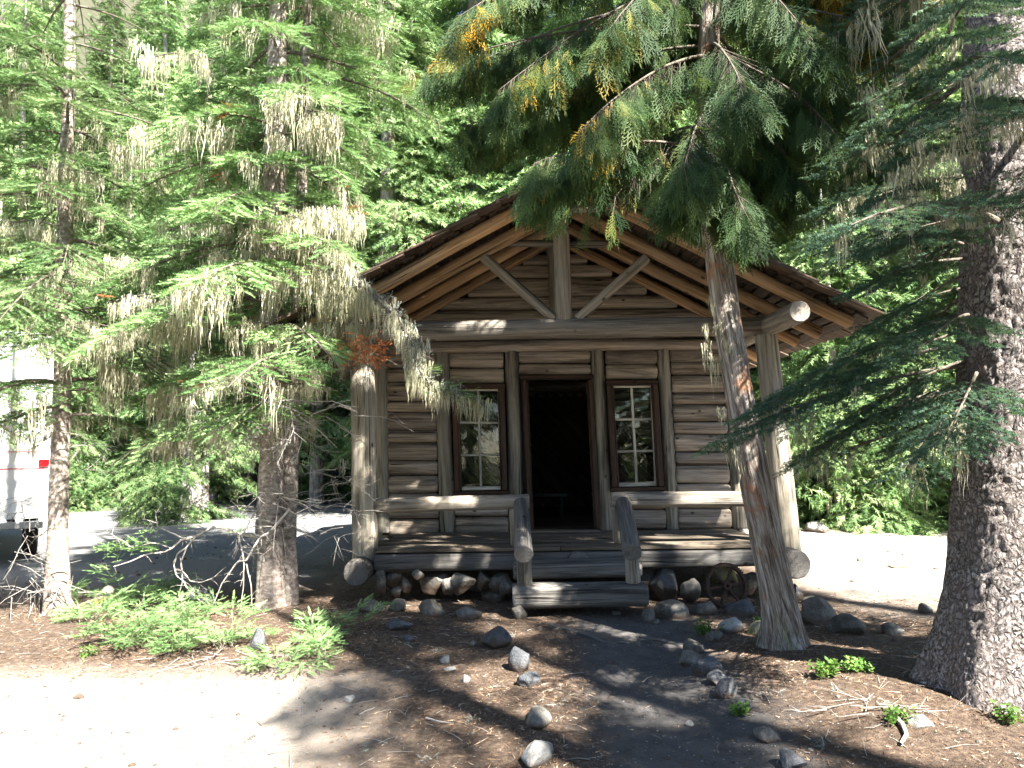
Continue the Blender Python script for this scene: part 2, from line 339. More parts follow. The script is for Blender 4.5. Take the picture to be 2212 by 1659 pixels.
L_LICHGREY = leaf('grey_lichen_tufts', [(0, (.10, .11, .10)), (.6, (.22, .245, .22)), (1, (.36, .40, .33))], .1, .1, .9)
L_PLANT = leaf('leafy_plant', [(0, (.06, .14, .025)), (1, (.15, .26, .06))], .4)
L_LITTER = leaf('needle_litter', [(0, (.05, .028, .018)), (.45, (.13, .075, .045)), (.8, (.26, .17, .10)), (1, (.46, .38, .28))], 0, 0, .9)

def rockmat(name, c0, c1, c2, moss=None, mossamt=.6):
    m, nt, b = newmat(name); n = N(nt); tc = n.new('ShaderNodeTexCoord').outputs['Object']; oi = n.new('ShaderNodeObjectInfo')
    a = n.noise(tc, 7, 7, .7); f = n.noise(tc, 60, 4, .7); s = n.noise(tc, 170, 2, .5)
    col = n.ramp(a, [(.3, c0), (.52, c1), (.7, c2)]); col = n.mix(.6, col, n.gray(f, .3, .7, .6, 1.3), 'MULTIPLY'); col = n.mix(n.gray(s, .66, .7, 0, .5), col, (.55, .54, .5))
    mr = n.new('ShaderNodeMapRange'); mr.inputs[3].default_value = .75; mr.inputs[4].default_value = 1.2; n.link(oi.outputs['Random'], mr.inputs[0]); col = n.mix(1.0, col, mr.outputs[0], 'MULTIPLY')
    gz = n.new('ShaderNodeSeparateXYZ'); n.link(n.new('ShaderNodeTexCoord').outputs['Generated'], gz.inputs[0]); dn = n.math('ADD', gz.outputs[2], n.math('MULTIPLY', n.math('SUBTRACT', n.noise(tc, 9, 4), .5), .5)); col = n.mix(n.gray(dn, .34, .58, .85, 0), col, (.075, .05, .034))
    if moss:
        mm = n.noise(tc, 6, 5, .7, .3); col = n.mix(n.gray(mm, .5, .58, 0, mossamt), col, moss)
    n.link(col, b.inputs['Base Color']); h = n.math('ADD', a, n.math('MULTIPLY', f, .35)); n.bump(h, .8, .03, b); return m
R_GREY = rockmat('grey_rock', (.065, .058, .05), (.13, .12, .105), (.22, .205, .18))
R_BLUE = rockmat('blue_grey_rock', (.04, .042, .047), (.08, .084, .092), (.14, .143, .15))
R_PALE = rockmat('pale_rock', (.18, .17, .155), (.29, .28, .26), (.42, .41, .385))
R_MOSS = rockmat('mossy_rock', (.16, .15, .12), (.26, .25, .2), (.36, .35, .28), (.25, .28, .07), .85)

def ground_mat():
    m, nt, b = newmat('forest_ground'); n = N(nt); pos = n.new('ShaderNodeNewGeometry').outputs['Position']
    big = n.noise(pos, .9, 5, .65, .4); f = n.noise(pos, 22, 6, .75); ff = n.noise(pos, 95, 4, .7); md = n.noise(pos, 5, 5, .7)
    lit = n.ramp(f, [(.25, (.028, .018, .013)), (.42, (.07, .047, .034)), (.56, (.13, .092, .066)), (.72, (.25, .19, .14))])
    grv = n.ramp(ff, [(.25, (.10, .10, .105)), (.5, (.2, .2, .2)), (.7, (.34, .335, .33))])
    dirt = n.ramp(md, [(.3, (.066, .062, .060)), (.6, (.12, .112, .108))]); dirt = n.mix(.6, dirt, n.gray(ff, .3, .7, .7, 1.25), 'MULTIPLY')
    sx = n.new('ShaderNodeSeparateXYZ'); n.link(pos, sx.inputs[0]); X, Y = sx.outputs[0], sx.outputs[1]
    # path: |x - (0.45 + 0.05 (y+3))| < .7, from the camera to the steps
    pc = n.math('ADD', .6, n.math('MULTIPLY', Y, .05)); dx = n.math('ABSOLUTE', n.math('SUBTRACT', X, pc)); dxn = n.math('ADD', dx, n.math('MULTIPLY', n.math('SUBTRACT', md, .5), .9))
    pm = n.math('MULTIPLY', n.gray(dxn, .45, .8, 1, 0), n.gray(n.math('MULTIPLY', n.math('ADD', Y, 12.0), .1), .93, 1.0, 1, 0))
    # gravel turnout behind and left, sandy clearing right
    wv = n.math('MULTIPLY', n.math('SUBTRACT', big, .5), 3.0)
    gl = n.math('MULTIPLY', n.gray(n.math('MULTIPLY', n.math('ADD', n.math('SUBTRACT', Y, wv), 4.0), .1), .30, .46), n.gray(n.math('MULTIPLY', n.math('ADD', X, 30), .01), .26, .275, 1, 0))
    gr = n.math('MULTIPLY', n.gray(n.math('MULTIPLY', n.math('ADD', n.math('SUBTRACT', Y, wv), 4.0), .1), .12, .3), n.gray(n.math('MULTIPLY', X, .1), .28, .36))
    sand = n.ramp(ff, [(.25, (.27, .23, .19)), (.5, (.4, .36, .31)), (.75, (.52, .48, .43))]); sand = n.mix(n.gray(f, .56, .68, 0, .6), sand, (.2, .13, .08))
    # front left sand, colour kept extra pale to add to its sun-blown white
    ly = n.math('ADD', n.math('MULTIPLY', X, -1.0), n.math('MULTIPLY', n.math('SUBTRACT', big, .5), 1.6)); fl = n.math('MULTIPLY', n.gray(n.math('MULTIPLY', ly, .1), .14, .26), n.gray(n.math('MULTIPLY', n.math('ADD', Y, 14.0), .1), .93, 1.02, 1, 0))
    col = n.mix(pm, lit, dirt); col = n.mix(gl, col, grv); col = n.mix(gr, col, sand); col = n.mix(n.math('MULTIPLY', fl, .85), col, sand)
    pb = n.new('ShaderNodeTexVoronoi'); pb.inputs['Scale'].default_value = 26; n.link(pos, pb.inputs['Vector']); pbm = n.math('MULTIPLY', n.gray(pb.outputs['Distance'], .14, .22, 1, 0), n.gray(n.noise(pos, 14, 1), .56, .6)); col = n.mix(pbm, col, (.34, .33, .31))
    far = n.math('MAXIMUM', n.gray(n.math('MULTIPLY', Y, .01), .2, .24), n.gray(n.math('MULTIPLY', Y, -.01), .13, .16)); col = n.mix(far, col, (.05, .05, .03))
    n.link(col, b.inputs['Base Color']); b.inputs['Roughness'].default_value = .95
    h = n.math('ADD', n.math('ADD', n.math('MULTIPLY', f, .6), n.math('MULTIPLY', ff, .35)), n.math('MULTIPLY', pbm, .3)); n.bump(h, 1.0, .06, b)
    return m
GROUND = ground_mat()

def plain(name, c, rough=.5, metal=0.0, var=.25, scale=30):
    m, nt, b = newmat(name); n = N(nt); tc = n.new('ShaderNodeTexCoord').outputs['Object']; a = n.noise(tc, scale, 5, .7)
    n.link(n.mix(1.0, c, n.gray(a, .25, .75, 1 - var, 1 + var), 'MULTIPLY'), b.inputs['Base Color']); b.inputs['Roughness'].default_value = rough; b.inputs['Metallic'].default_value = metal
    n.bump(a, .25, .004, b); return m
M_GLASS, _nt, _b = newmat('window_glass'); _b.inputs['Base Color'].default_value = (1, 1, 1, 1); _b.inputs['Roughness'].default_value = .02
_b.inputs['Transmission Weight'].default_value = 1.0; _b.inputs['IOR'].default_value = 1.45
_n = N(_nt); _n.bump(_n.noise(_n.new('ShaderNodeTexCoord').outputs['Object'], 2.2, 2), .12, .02, _b)
M_RUST = plain('rusty_iron', (.055, .034, .025), .85, .2, .5)
M_WHITE = plain('white_camper_paint', (.78, .78, .77), .4, 0, .05, 3)
M_REDP = plain('red_stripe_paint', (.55, .06, .07), .4, 0, .05, 3)
M_REDL = plain('red_tail_lens', (.6, .01, .015), .15, 0, .05, 3)
M_BLACK = plain('black_rubber', (.02, .02, .02), .8)
M_STEEL = plain('grey_bumper_metal', (.35, .35, .36), .4, .6)
M_DGLASS = plain('dark_camper_glass', (.03, .035, .04), .08, 0, .05)
M_FLANT = plain('dark_light_block', (.05, .042, .034), .95)  # for the dark sheet added behind the logs to stop light

# ------------------------------------------------------------------ ground
def build_ground():
    xs = np.unique(np.concatenate([np.linspace(-9, 8, 240), -9 - np.geomspace(.2, 150, 45), 8 + np.geomspace(.2, 150, 45)]))
    ys = np.unique(np.concatenate([np.linspace(-13, 4, 240), -13 - np.geomspace(.2, 60, 25), 4 + np.geomspace(.2, 130, 60)]))
    X, Y = np.meshgrid(xs, ys); Z = terrain(X, Y)
    V = np.stack([X, Y, Z], -1).reshape(-1, 3); ny, nx = X.shape
    i, j = np.meshgrid(np.arange(ny - 1), np.arange(nx - 1), indexing='ij'); F = np.stack([i * nx + j, i * nx + j + 1, (i + 1) * nx + j + 1, (i + 1) * nx + j], -1).reshape(-1, 4)
    a = Acc(); a.add(V, F); o = a.build('ground', [GROUND], attrs=False); tag(o, 'forest floor of needles, dirt path and pale gravel, rising to a hillside', 'ground', kind='structure')
build_ground()

# ------------------------------------------------------------------ cabin
YF, YB = -1.54, -2.2                              # post line and front gable rafters
cabin = empty('log_cabin', (0, 0, 0), 'weathered log cabin with gabled porch, open dark doorway and two six-pane windows', 'cabin')
def one(name, mat, fn, label=None, parent=cabin):
    a = Acc(); fn(a); o = a.build(name, [mat] if not isinstance(mat, list) else mat, parent)
    if label: o['label'] = label
    return o
def PZ(q, Y): return P(q[0], q[1], Y)

# wall posts (standing between the log panels)
def wpost(t, b, r, Y=.06):
    T = PZ(t, Y); B = PZ(b, Y); B[2] = FLOOR
    return one('wall_post', W_POST, lambda a: log(a, B, T, r * 1.06, r, 20, rough=.09, bend=.012, caps=True, bumps=1.2))
wpost(z3(355, 110), z3(375, 1590), .098); wpost(z3(845, 115), z3(887, 1590), .108); wpost(z3(1395, 112), z3(1447, 1590), .10)
wpost(z4(380, 100), z4(447, 1550), .10); wpost(z4(906, 92), z4(985, 1540), .092); wpost(z4(1440, 92), z4(1520, 1535), .10)

def rows(a, xs, zs, zf, Y=.075):
    """split logs of one wall panel; xs = (left top, left bottom, right top, right bottom) in view"""
    for k in range(len(zs) - 1):
        f0 = (zs[k] - zs[0]) / (zs[-1] - zs[0]); xl = xs[0] + (xs[1] - xs[0]) * f0; xr = xs[2] + (xs[3] - xs[2]) * f0
        A = PZ(zf(xl, zs[k]), Y); A2 = PZ(zf(xl, zs[k + 1]), Y); B = PZ(zf(xr, zs[k]), Y); B2 = PZ(zf(xr, zs[k + 1]), Y)
        h = (A[2] - A2[2]) / 2 - .003; cA = (A + A2) / 2; cB = (B + B2) / 2
        log(a, cA, cB, .10, .10 * RNG.uniform(.95, 1.05), 20, rough=.05, ex=2.6, sx=1.0, sy=h / .10, round_=.35, bend=.004, up=(0, 0, 1))
def walls(a):
    rows(a, (400, 425, 792, 822), [128, 250, 362, 515, 605, 747, 847, 992, 1107, 1252, 1352, 1456, 1597], z3)
    rows(a, (962, 1030, 1388, 1455), [92, 200, 305, 447, 543, 680, 780, 922, 1028, 1175, 1270, 1375, 1537], z4)
    rows(a, (903, 915, 1334, 1342), [122, 248, 376], z3); rows(a, (945, 955, 1372, 1378), [1278, 1362, 1437, 1590], z3)
    rows(a, (1458, 1464, 2028, 2036), [110, 210, 305], z3); rows(a, (445, 448, 852, 860), [100, 218, 342], z4)
    rows(a, (498, 515, 920, 930), [1232, 1300, 1380, 1540], z4)
o_wall = one('log_wall', W_WALL, walls)
def header(a):
    A = PZ(z3(330, 85), .02); B = PZ(z4(1560, 48), .02); log(a, A, B, .088, .084, 20, rough=.06, bend=.01)
one('header_log', W_WALL, header)

# door frame, threshold
def qb(a, p, q, w, d, Y, **k):
    A = P(p[0], p[1], Y); B = P(q[0], q[1], Y); box(a, A, B, d, w, up=nrm(np.cross([0, 1, 0], nrm(B - A))), **k)
def doorframe(a):
    Y = -.035
    qb(a, z3(1498, 350), z3(1552, 1538), .062, .14, Y + .05); qb(a, z3(2030, 345), z3(2095, 1536), .062, .14, Y + .05); qb(a, z3(1468, 325), z3(2052, 318), .05, .15, Y + .045)
    qb(a, z3(1524, 360), z3(1572, 1538), .03, .06, Y + .10); qb(a, z3(2010, 360), z3(2072, 1538), .03, .06, Y + .10)
one('door_frame', W_RED, doorframe)
def thr(a): box(a, P(*z3(1540, 1560), -.05), P(*z3(2100, 1556), -.05), .22, .04)
one('threshold', W_FLOOR, thr)

def window(zf, TL, TR, BR, BL, gTL, gTR, gBR, gBL, mids, rowsf):
    w = empty('window', P(*zf(*BL), 0), None, None); w.parent = cabin
    def fr(a):
        Y = -.02
        def L(p, q, wd, dy=0): qb(a, zf(*p), zf(*q), wd, .14, Y + dy)
        L((TL[0] + 22, TL[1] + 40), (BL[0] + 22, BL[1]), .07); L((TR[0] - 22, TR[1] + 40), (BR[0] - 22, BR[1]), .07)
        L((TL[0], TL[1] + 22), (TR[0], TR[1] + 22), .07, -.003); L((BL[0] - 6, BL[1] + 20), (BR[0] + 10, BR[1] + 20), .05, -.03)
        L((TL[0] + 48, TL[1] + 46), (BL[0] + 50, BL[1] - 5), .025, .03); L((TR[0] - 48, TR[1] + 46), (BR[0] - 50, BR[1] - 5), .025, .03)
    one('window_frame', W_RED, fr, parent=w)
    def sash(a):
        Y = .02
        def L(p, q, wd, dy=0): qb(a, zf(*p), zf(*q), wd, .04, Y + dy)
        L((gTL[0] - 12, gTL[1] - 22), (gBL[0] - 12, gBL[1] + 34), .03); L((gTR[0] + 12, gTR[1] - 22), (gBR[0] + 12, gBR[1] + 34), .03)
        L((gTL[0] - 8, gTL[1] - 11), (gTR[0] + 8, gTR[1] - 11), .035, .002); L((gBL[0] - 8, gBL[1] + 17), (gBR[0] + 8, gBR[1] + 17), .055, -.002)
        L((mids[0], gTL[1]), (mids[1], gBL[1]), .034, .003)
        for f in rowsf:
            l = (gTL[0] + (gBL[0] - gTL[0]) * f, gTL[1] + (gBL[1] - gTL[1]) * f); r = (gTR[0] + (gBR[0] - gTR[0]) * f, gTR[1] + (gBR[1] - gTR[1]) * f); L(l, r, .032, .005)
    one('window_sash', W_SASH, sash, parent=w)
    a = Acc(); ps = [P(*zf(*q), .03) for q in (gBL, gBR, gTR, gTL)]; V = np.array(ps + [p + [0, .004, 0] for p in ps])
    a.add(V, [(0, 1, 2, 3), (5, 4, 7, 6), (0, 4, 5, 1), (3, 2, 6, 7), (0, 3, 7, 4), (1, 5, 6, 2)], sm=False); a.build('window_pane', [M_GLASS], w)
window(z3, (920, 378), (1345, 372), (1368, 1228), (945, 1236), (968, 428), (1282, 432), (1308, 1192), (1000, 1198), (1130, 1155), (.333, .672))
window(z4, (450, 346), (862, 344), (912, 1194), (495, 1202), (508, 406), (802, 404), (838, 1160), (545, 1168), (655, 697), (.333, .672))

# horizontal gable logs behind the truss, and the small inner king post
def gable_line(px):                               # underside of the wall rafter in view
    xl, yl, xa, ya = 880, 700, 1183, 538
    return ya + (px - xa) * (yl - ya) / (xl - xa) if px < 1205 else 545 + (px - 1225) * .50
def gable(a):
    ys = [745, 832, 938, 1092, 1198, 1290, 1450]
    for k in range(6):
        t0, t1 = z1(0, ys[k])[1], z1(0, ys[k + 1])[1]; ym = t0 * .35 + t1 * .65
        xl = 880 + (ym - 700) * (1183 - 880) / (538 - 700); xr = 1225 + (ym - 545) / .50
        if k == 5: xl, xr = 850, 1590
        Y = .09; A = P(xl, (t0 + t1) / 2, Y); B = P(xr, (t0 + t1) / 2 - (xr - xl) * .012, Y); h = (P(0, t0, Y)[2] - P(0, t1, Y)[2]) / 2
        log(a, A, B, .09, .09, 20, rough=.05, ex=2.6, sy=h / .09, bend=.004)
one('gable_logs', W_WALL, gable)
one('gable_post', W_POST, lambda a: log(a, P(1202, 700, -.06), P(1194, 500, -.06), .095, .09, 16, rough=.06))

# roof geometry: front gable line from the view, swept straight back
RL = P(817.8, 622.3, YB); RR = P(1738.6, 649.0, YB); RA1 = P(1185.7, 421, YB); RA2 = P(1274, 418, YB)
kl = (RA1[2] - RL[2]) / (RA1[0] - RL[0]); kr = (RR[2] - RA2[2]) / (RR[0] - RA2[0])
ax = (RA2[2] - RA1[2] + kl * RA1[0] - kr * RA2[0]) / (kl - kr); az = RA1[2] + kl * (ax - RA1[0])
print('slopes', kl, kr, 'apex', ax, az, 'post half', P(783, 823, YF)[0], P(1668, 823, YF)[0])
XL, XR = ax - 3.28, ax + 3.28
def zl(x): return az + kl * (x - ax)
def zr(x): return az + kr * (x - ax)
def raft(name, Y, r, dz, xl, xr, gap=.02, mat=W_RAFT, offs=(0, 0)):
    for s in (-1, 1):
        k = kl if s < 0 else kr; x1 = xl if s < 0 else xr; z1_ = az + k * (x1 - ax) + dz; x0 = ax + s * gap; z0 = az + k * (x0 - ax) + dz
        one(name, mat, lambda a: log(a, (x0, Y, z0), (x1, Y, z1_), r * 1.0, r * .98, 18, rough=.05, bend=.015, round_=.15))
raft('gable_rafter', YB, .078, 0, XL + .05, XR - .05, .05)
raft('truss_rafter', YF, .085, -.05, XL + .1, XR - .12, .10)
raft('rafter', -.80, .08, -.02, XL + .12, XR - .1, .05)
raft('rafter', -.12, .075, -.02, XL + .08, XR - .15, .05)
for Y in (.75, 1.6, 2.45, 3.3, 4.2, 4.95): raft('rafter', Y, .075, -.02, XL + RNG.uniform(.02, .15), XR - RNG.uniform(.02, .2), .05)
def kingp(a): log(a, P(1219, 693, YF), P(1211, 452, YF), .108, .10, 22, rough=.05, bend=.006)
one('king_post', W_BEAM, kingp)
one('truss_brace', W_BEAM, lambda a: log(a, P(1197, 690, YF), P(1043, 552, YF), .062, .068, 16, rough=.06, bend=.01))
one('truss_brace', W_BEAM, lambda a: log(a, P(1246, 689, YF), P(1397, 557, YF), .062, .066, 16, rough=.06, bend=.01))
one('collar_beam', W_BEAM, lambda a: log(a, P(1128, 451, YF - .12), P(1300, 449, YF - .12), .058, .058, 16, rough=.04))
def coll2(a): log(a, P(1076, 525, YF + .2), P(1312, 528, YF + .2), .045, .05, 14, rough=.12, round_=1.2)
one('collar_beam', W_BEAM, coll2)
TB = Acc(); A = P(735, 719, YF); B = P(1652, 702, YF); log(TB, A, B, .125, .118, 26, rough=.04, bend=.02); TB.build('tie_beam', [W_BEAM], cabin)
# plate logs carrying the rafters, running back along both sides
pr = P(1729, 672, -2.5); pm = P(1660, 700, YF)
PXR = pr[0]; PXL = P(783, 720, YF)[0] - .02; PZz = pr[2]
one('plate_log', W_BEAM, lambda a: log(a, (PXR, -2.5, PZz), (PXR - .06, 5.1, PZz - .02), .128, .12, 26, rough=.04, bend=.01))
one('plate_log', W_BEAM, lambda a: log(a, (PXL, -2.3, PZz), (PXL, 5.1, PZz), .128, .12, 26, rough=.04, bend=.01))
one('ridge_log', W_BEAM, lambda a: log(a, P(1223, 402, -2.45), P(1223, 402, -2.45) * [1, 0, 1] + [0, 5.2, 0], .10, .095, 22, rough=.04))
# porch posts
def ppost(t, b, r0, r1, zb):
    T = PZ(t, YF); B = PZ(b, YF)
    return one('porch_post', W_POST, lambda a: log(a, B, T, r0, r1, 28, rough=.03, bend=.012))
ppost((783, 735), (788, 1216), .158, .150, 0); ppost((1655, 722), (1706, 1194), .150, .135, 0)

# shakes: overlapping split boards in courses, thick layered eaves
def roof_side(s):
    k = kl if s < 0 else kr; L = 3.40 / math.cos(math.atan(abs(k))); d = nrm(np.array([s * 1.0, 0, k * s])); nn = nrm(np.array([-d[2] * 1.0, 0, d[0]])) * (1 if s > 0 else -1)
    if nn[2] < 0: nn = -nn
    a = Acc(); und = Acc(); top = np.array([ax, 0, az]) + nn * .085
    # skip boards under the shakes, running along the ridge
    u = 0.06
    while u < L - .1:
        w = RNG.uniform(.10, .17); y = -2.32
        while y < 5.2:
            l = min(RNG.uniform(1.6, 3.2), 5.25 - y); c = top + d * (u + w / 2) + nn * .012; box(und, c + [0, y, 0], c + [0, y + l - .01, 0], w, .022, up=nn); y += l
        u += w + RNG.uniform(.02, .06)
    nc = 13; ex = (L + .1) / nc
    for c in range(nc):
        y = -2.50
        while y < 5.35:
            w = RNG.uniform(.09, .24); ln = ex * RNG.uniform(1.85, 2.05) + .08; u1 = (c + 1) * ex + RNG.uniform(-.03, .04); u0 = max(u1 - ln, -.075); th = RNG.uniform(.014, .03)
            h0 = .028 + (0.0 if c else 0); A = top + d * u0 + nn * .030 + [0, y + w / 2, 0]; B = top + d * u1 + nn * (.066 + RNG.uniform(0, .02)) + [0, y + w / 2 + RNG.uniform(-.006, .006), 0]
            box(a, A, B, w - .008, th, up=nn); y += w
        if c % 1 == 0: pass
    return a, und
for s in (-1, 1):
    a, u = roof_side(s); r = a.build('roof', [W_SHAKE], cabin); u.build('sheathing_boards', [W_DARK], r)
def ridgecap(a):
    for s, k in ((-1, kl), (1, kr)):
        y = -2.52; d = nrm(np.array([s * 1.0, 0, k * s])); nn = nrm(np.array([-d[2], 0, d[0]])); nn = nn if nn[2] > 0 else -nn; top = np.array([ax, 0, az]) + nn * (.175 + .004 * s)
        while y < 5.3: l = RNG.uniform(.5, 1.1); box(a, top + d * .08 + [0, y, 0], top + d * .08 + [0, y + l, 0], .17, .02, up=nn); y += l * .98
one('ridge_cap', W_SHAKE, ridgecap)

# porch deck
BL_ = P(812, 1184, YF)[0] - .3; BR_ = P(1700, 1168, YF)[0] + .1; FY = YF - .2
deck_l = P(*z5(318, 500), FY); deck_r = P(1640, 1167, FY)
def deck(a):
    y = FY
    while y < .0:
        w = RNG.uniform(.13, .19); w = min(w, .0 - y + .02); x = deck_l[0] - .02
        cuts = [deck_l[0] - .02, RNG.uniform(-.9, .6), deck_r[0] + .25]
        for i in range(2): box(a, (cuts[i], y + w / 2, FLOOR - .022 + RNG.uniform(-.003, .003)), (cuts[i + 1] - .006, y + w / 2, FLOOR - .022 + RNG.uniform(-.003, .003)), w - .008, .042)
        y += w
one('porch_floor', W_FLOOR, deck)
def front_beam(a):
    A = np.array([deck_l[0] - .04, FY + .08, FLOOR - .165]); B = np.array([deck_r[0] + .3, FY + .08, FLOOR - .155]); log(a, A, B, .105, .105, 24, rough=.04, ex=5, sx=.75, sy=.98, bend=.004)
one('front_beam', W_GREY, front_beam)
c = P(*z5(1935, 612), FY - .03); one('joist_end', W_GREY, lambda a: log(a, c, c + [0, .14, 0], .145, .145, 26, rough=.03))
cl = P(*z5(150, 690), -1.95); cr = P(1722.5, 1219.6, -1.95)
one('sill_log', W_SILL, lambda a: log(a, cl, cl + [0, 6.9, 0], .155, .16, 28, rough=.04)); one('sill_log', W_SILL, lambda a: log(a, cr, cr + [-.12, 6.9, 0], .168, .165, 28, rough=.04))
# steps
def step(p0, p1, yc, h, dpt, Y):
    A = P(p0[0], p0[1], Y); B = P(p1[0], p1[1], Y); A[2] -= h / 2; B[2] -= h / 2; A[1] += dpt / 2; B[1] += dpt / 2
    return one('step', W_GREY, lambda a: log(a, A, B, .15, .15, 28, rough=.06, ex=3.4, sx=dpt / .30, sy=h / .30, round_=.2, bend=.006))
step((1107, 1269), (1402, 1264), 0, .25, .36, -2.52); step((1109, 1217), (1388, 1212), 0, .20, .42, -2.12)
# porch rails
def rail(p, q, r): return one('porch_rail', W_BEAM, lambda a: log(a, P(*p, YF - .01), P(*q, YF - .01), r, r, 22, rough=.05, ex=2.5, bend=.012))
rail((800, 1092), (1143, 1084), .088); rail((1321, 1078), (1650, 1077), .092)
one('rail_post', W_BEAM, lambda a: log(a, P(1117, 1178, YF - .01), P(1113, 1098, YF - .01), .075, .075, 16)); one('rail_post', W_BEAM, lambda a: log(a, P(1338, 1172, YF - .01), P(1330, 1094, YF - .01), .07, .07, 16))
def hand(pt, pb): 
    A = P(*pt, YF - .10); B = P(*pb, -2.70); return one('handrail', W_GREY, lambda a: log(a, A, B, .090, .102, 24, rough=.06, round_=.12))
hand((1125, 1088), (1131, 1198)); hand((1346.5, 1087), (1365.4, 1194))
one('newel_post', W_BEAM, lambda a: log(a, P(1134, 1268, -2.38), P(1131, 1190, -2.38), .082, .08, 18, rough=.05)); one('newel_post', W_BEAM, lambda a: log(a, P(1368, 1259, -2.38), P(1364, 1190, -2.38), .080, .076, 18, rough=.05))

# side and back walls, inside
xl_, xr_ = P(826, 900, .06)[0], P(1590, 900, .06)[0]; topz = P(1200, 745, .06)[2]
def side(a, x, sgn):
    z = .42
    while z < topz: h = RNG.uniform(.17, .23); log(a, (x, .12, z + h / 2), (x, 4.6, z + h / 2), .1, .1, 16, ex=2.6, sy=h / .2, rough=.05); z += h
def back(a):
    z = .42
    while z < az - .35:
        h = RNG.uniform(.17, .23); zc = z + h / 2; x0, x1 = (xl_, xr_) if zc < topz else (ax + (zc - az + .2) / kl, ax + (zc - az + .2) / kr)
        if x1 > x0: log(a, (x0, 4.65, zc), (x1, 4.65, zc), .1, .1, 16, ex=2.6, sy=h / .2, rough=.05)
        z += h
one('side_wall', W_WALL, lambda a: side(a, xl_, -1)); one('side_wall', W_WALL, lambda a: side(a, xr_, 1)); one('back_wall', W_WALL, back)
def light_block(a):                                    # dark backing added behind the front logs to block light
    Y = .16; zt = P(0, 322, Y)[2]
    def sl(x0, x1, z0, z1): box(a, (x0, Y, (z0 + z1) / 2), (x1, Y, (z0 + z1) / 2), .02, z1 - z0)
    dl, dr = P(*z3(1520, 900), Y)[0] - .02, P(*z3(2065, 900), Y)[0] + .02; dt = P(*z3(1800, 340), Y)[2]; w0, w1 = P(*z3(975, 800), Y)[0], P(*z3(1300, 800), Y)[0]; v0, v1 = P(*z4(520, 800), Y)[0], P(*z4(830, 800), Y)[0]
    wt, wb = P(*z3(1100, 425), Y)[2], P(*z3(1100, 1200), Y)[2]
    sl(xl_, w0, FLOOR, dt); sl(w1, dl, FLOOR, dt); sl(dr, v0, FLOOR, dt); sl(v1, xr_, FLOOR, dt); sl(w0, w1, FLOOR, wb); sl(v0, v1, FLOOR, wb); sl(w0, w1, wt, dt); sl(v0, v1, wt, dt); sl(xl_, xr_, dt, topz + .1)
    # gable triangle
    V = np.array([(ax + (topz - az) / kl, Y, topz + .1), (ax + (topz - az) / kr, Y, topz + .1), (ax, Y, az - .1)]); V = np.concatenate([V, V + [0, .02, 0]]); a.add(V, [(0, 1, 2), (5, 4, 3)], sm=False)
one('light_block_backing', M_FLANT, light_block)
def inner(a):
    y = .1
    while y < 4.6: box(a, (xl_, y + .09, FLOOR - .02), (xr_, y + .09, FLOOR - .02), .172, .04); y += .18
    # diagonal boards on the back wall
    for k in range(-14, 30):
        x0 = xl_ + .1 + k * .2; z0 = FLOOR; x1 = x0 - 2.3 * 1.0; z1_ = FLOOR + 2.3
        lo = xl_ + .1; hi = xr_ - .1
        t0 = max(0, (x0 - hi) / 2.3); t1 = min(1, (x0 - lo) / 2.3)
        if t1 > t0 + .03: box(a, (x0 - 2.3 * t0, 4.5, z0 + 2.3 * t0), (x0 - 2.3 * t1, 4.5, z0 + 2.3 * t1), .02, .135, up=(1, 0, 1))
    y = .2
    while y < 4.6: box(a, (xl_ + .02, y, topz + .02), (xr_ - .02, y, topz + .02), .19, .02); y += .2
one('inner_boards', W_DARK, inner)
bench = empty('bench', P(*z3(1730, 1400), 2.4) * [1, 1, 0] + [0, 0, FLOOR], 'plain grey wooden bench standing in the dark inside the doorway', 'bench')
bc = P(*z3(1700, 1265), 2.4)
def bseat(a): box(a, (bc[0] - .75, 2.4, bc[2]), (bc[0] + .32, 2.4, bc[2]), .32, .05)
one('seat', W_GREY, bseat, parent=bench)
for x in (-.65, .22):
    for y in (-.11, .11): one('leg', W_GREY, lambda a: box(a, (bc[0] + x, 2.4 + y, FLOOR), (bc[0] + x, 2.4 + y, bc[2] - .026), .05, .05), parent=bench)

# ------------------------------------------------------------------ foliage templates (x forward, z up, length 1)
def tris(L): 
    V = np.array([p for t in L for p in t], float); return V, np.arange(len(V)).reshape(-1, 3)
def tpl_fir(n=30, w=.06, ln=.22, up=1.0, full=False):
    r = np.random.default_rng(3); T = [((0, -.012, 0), (0, .012, 0), (1, 0, 0))]
    for i in range(n):
        t = .04 + .93 * i / n; s = 1 if i % 2 else -1; a = math.radians(r.uniform(48, 68)); el = r.uniform(-.1, up) if not full else r.uniform(-1.1, 1.3)
        d = np.array([math.cos(a), s * math.sin(a) * math.cos(el), math.sin(a) * math.sin(el)]); L = ln * (1 - .35 * t) * r.uniform(.8, 1.1); b = np.array([t, 0, 0]); wv = np.array([w * .5, 0, 0])
        T.append((b - wv, b + wv, b + d * L))
    T.append(((.93, -.03, 0), (.93, .03, 0), (1.15, 0, .02))); return tris(T)
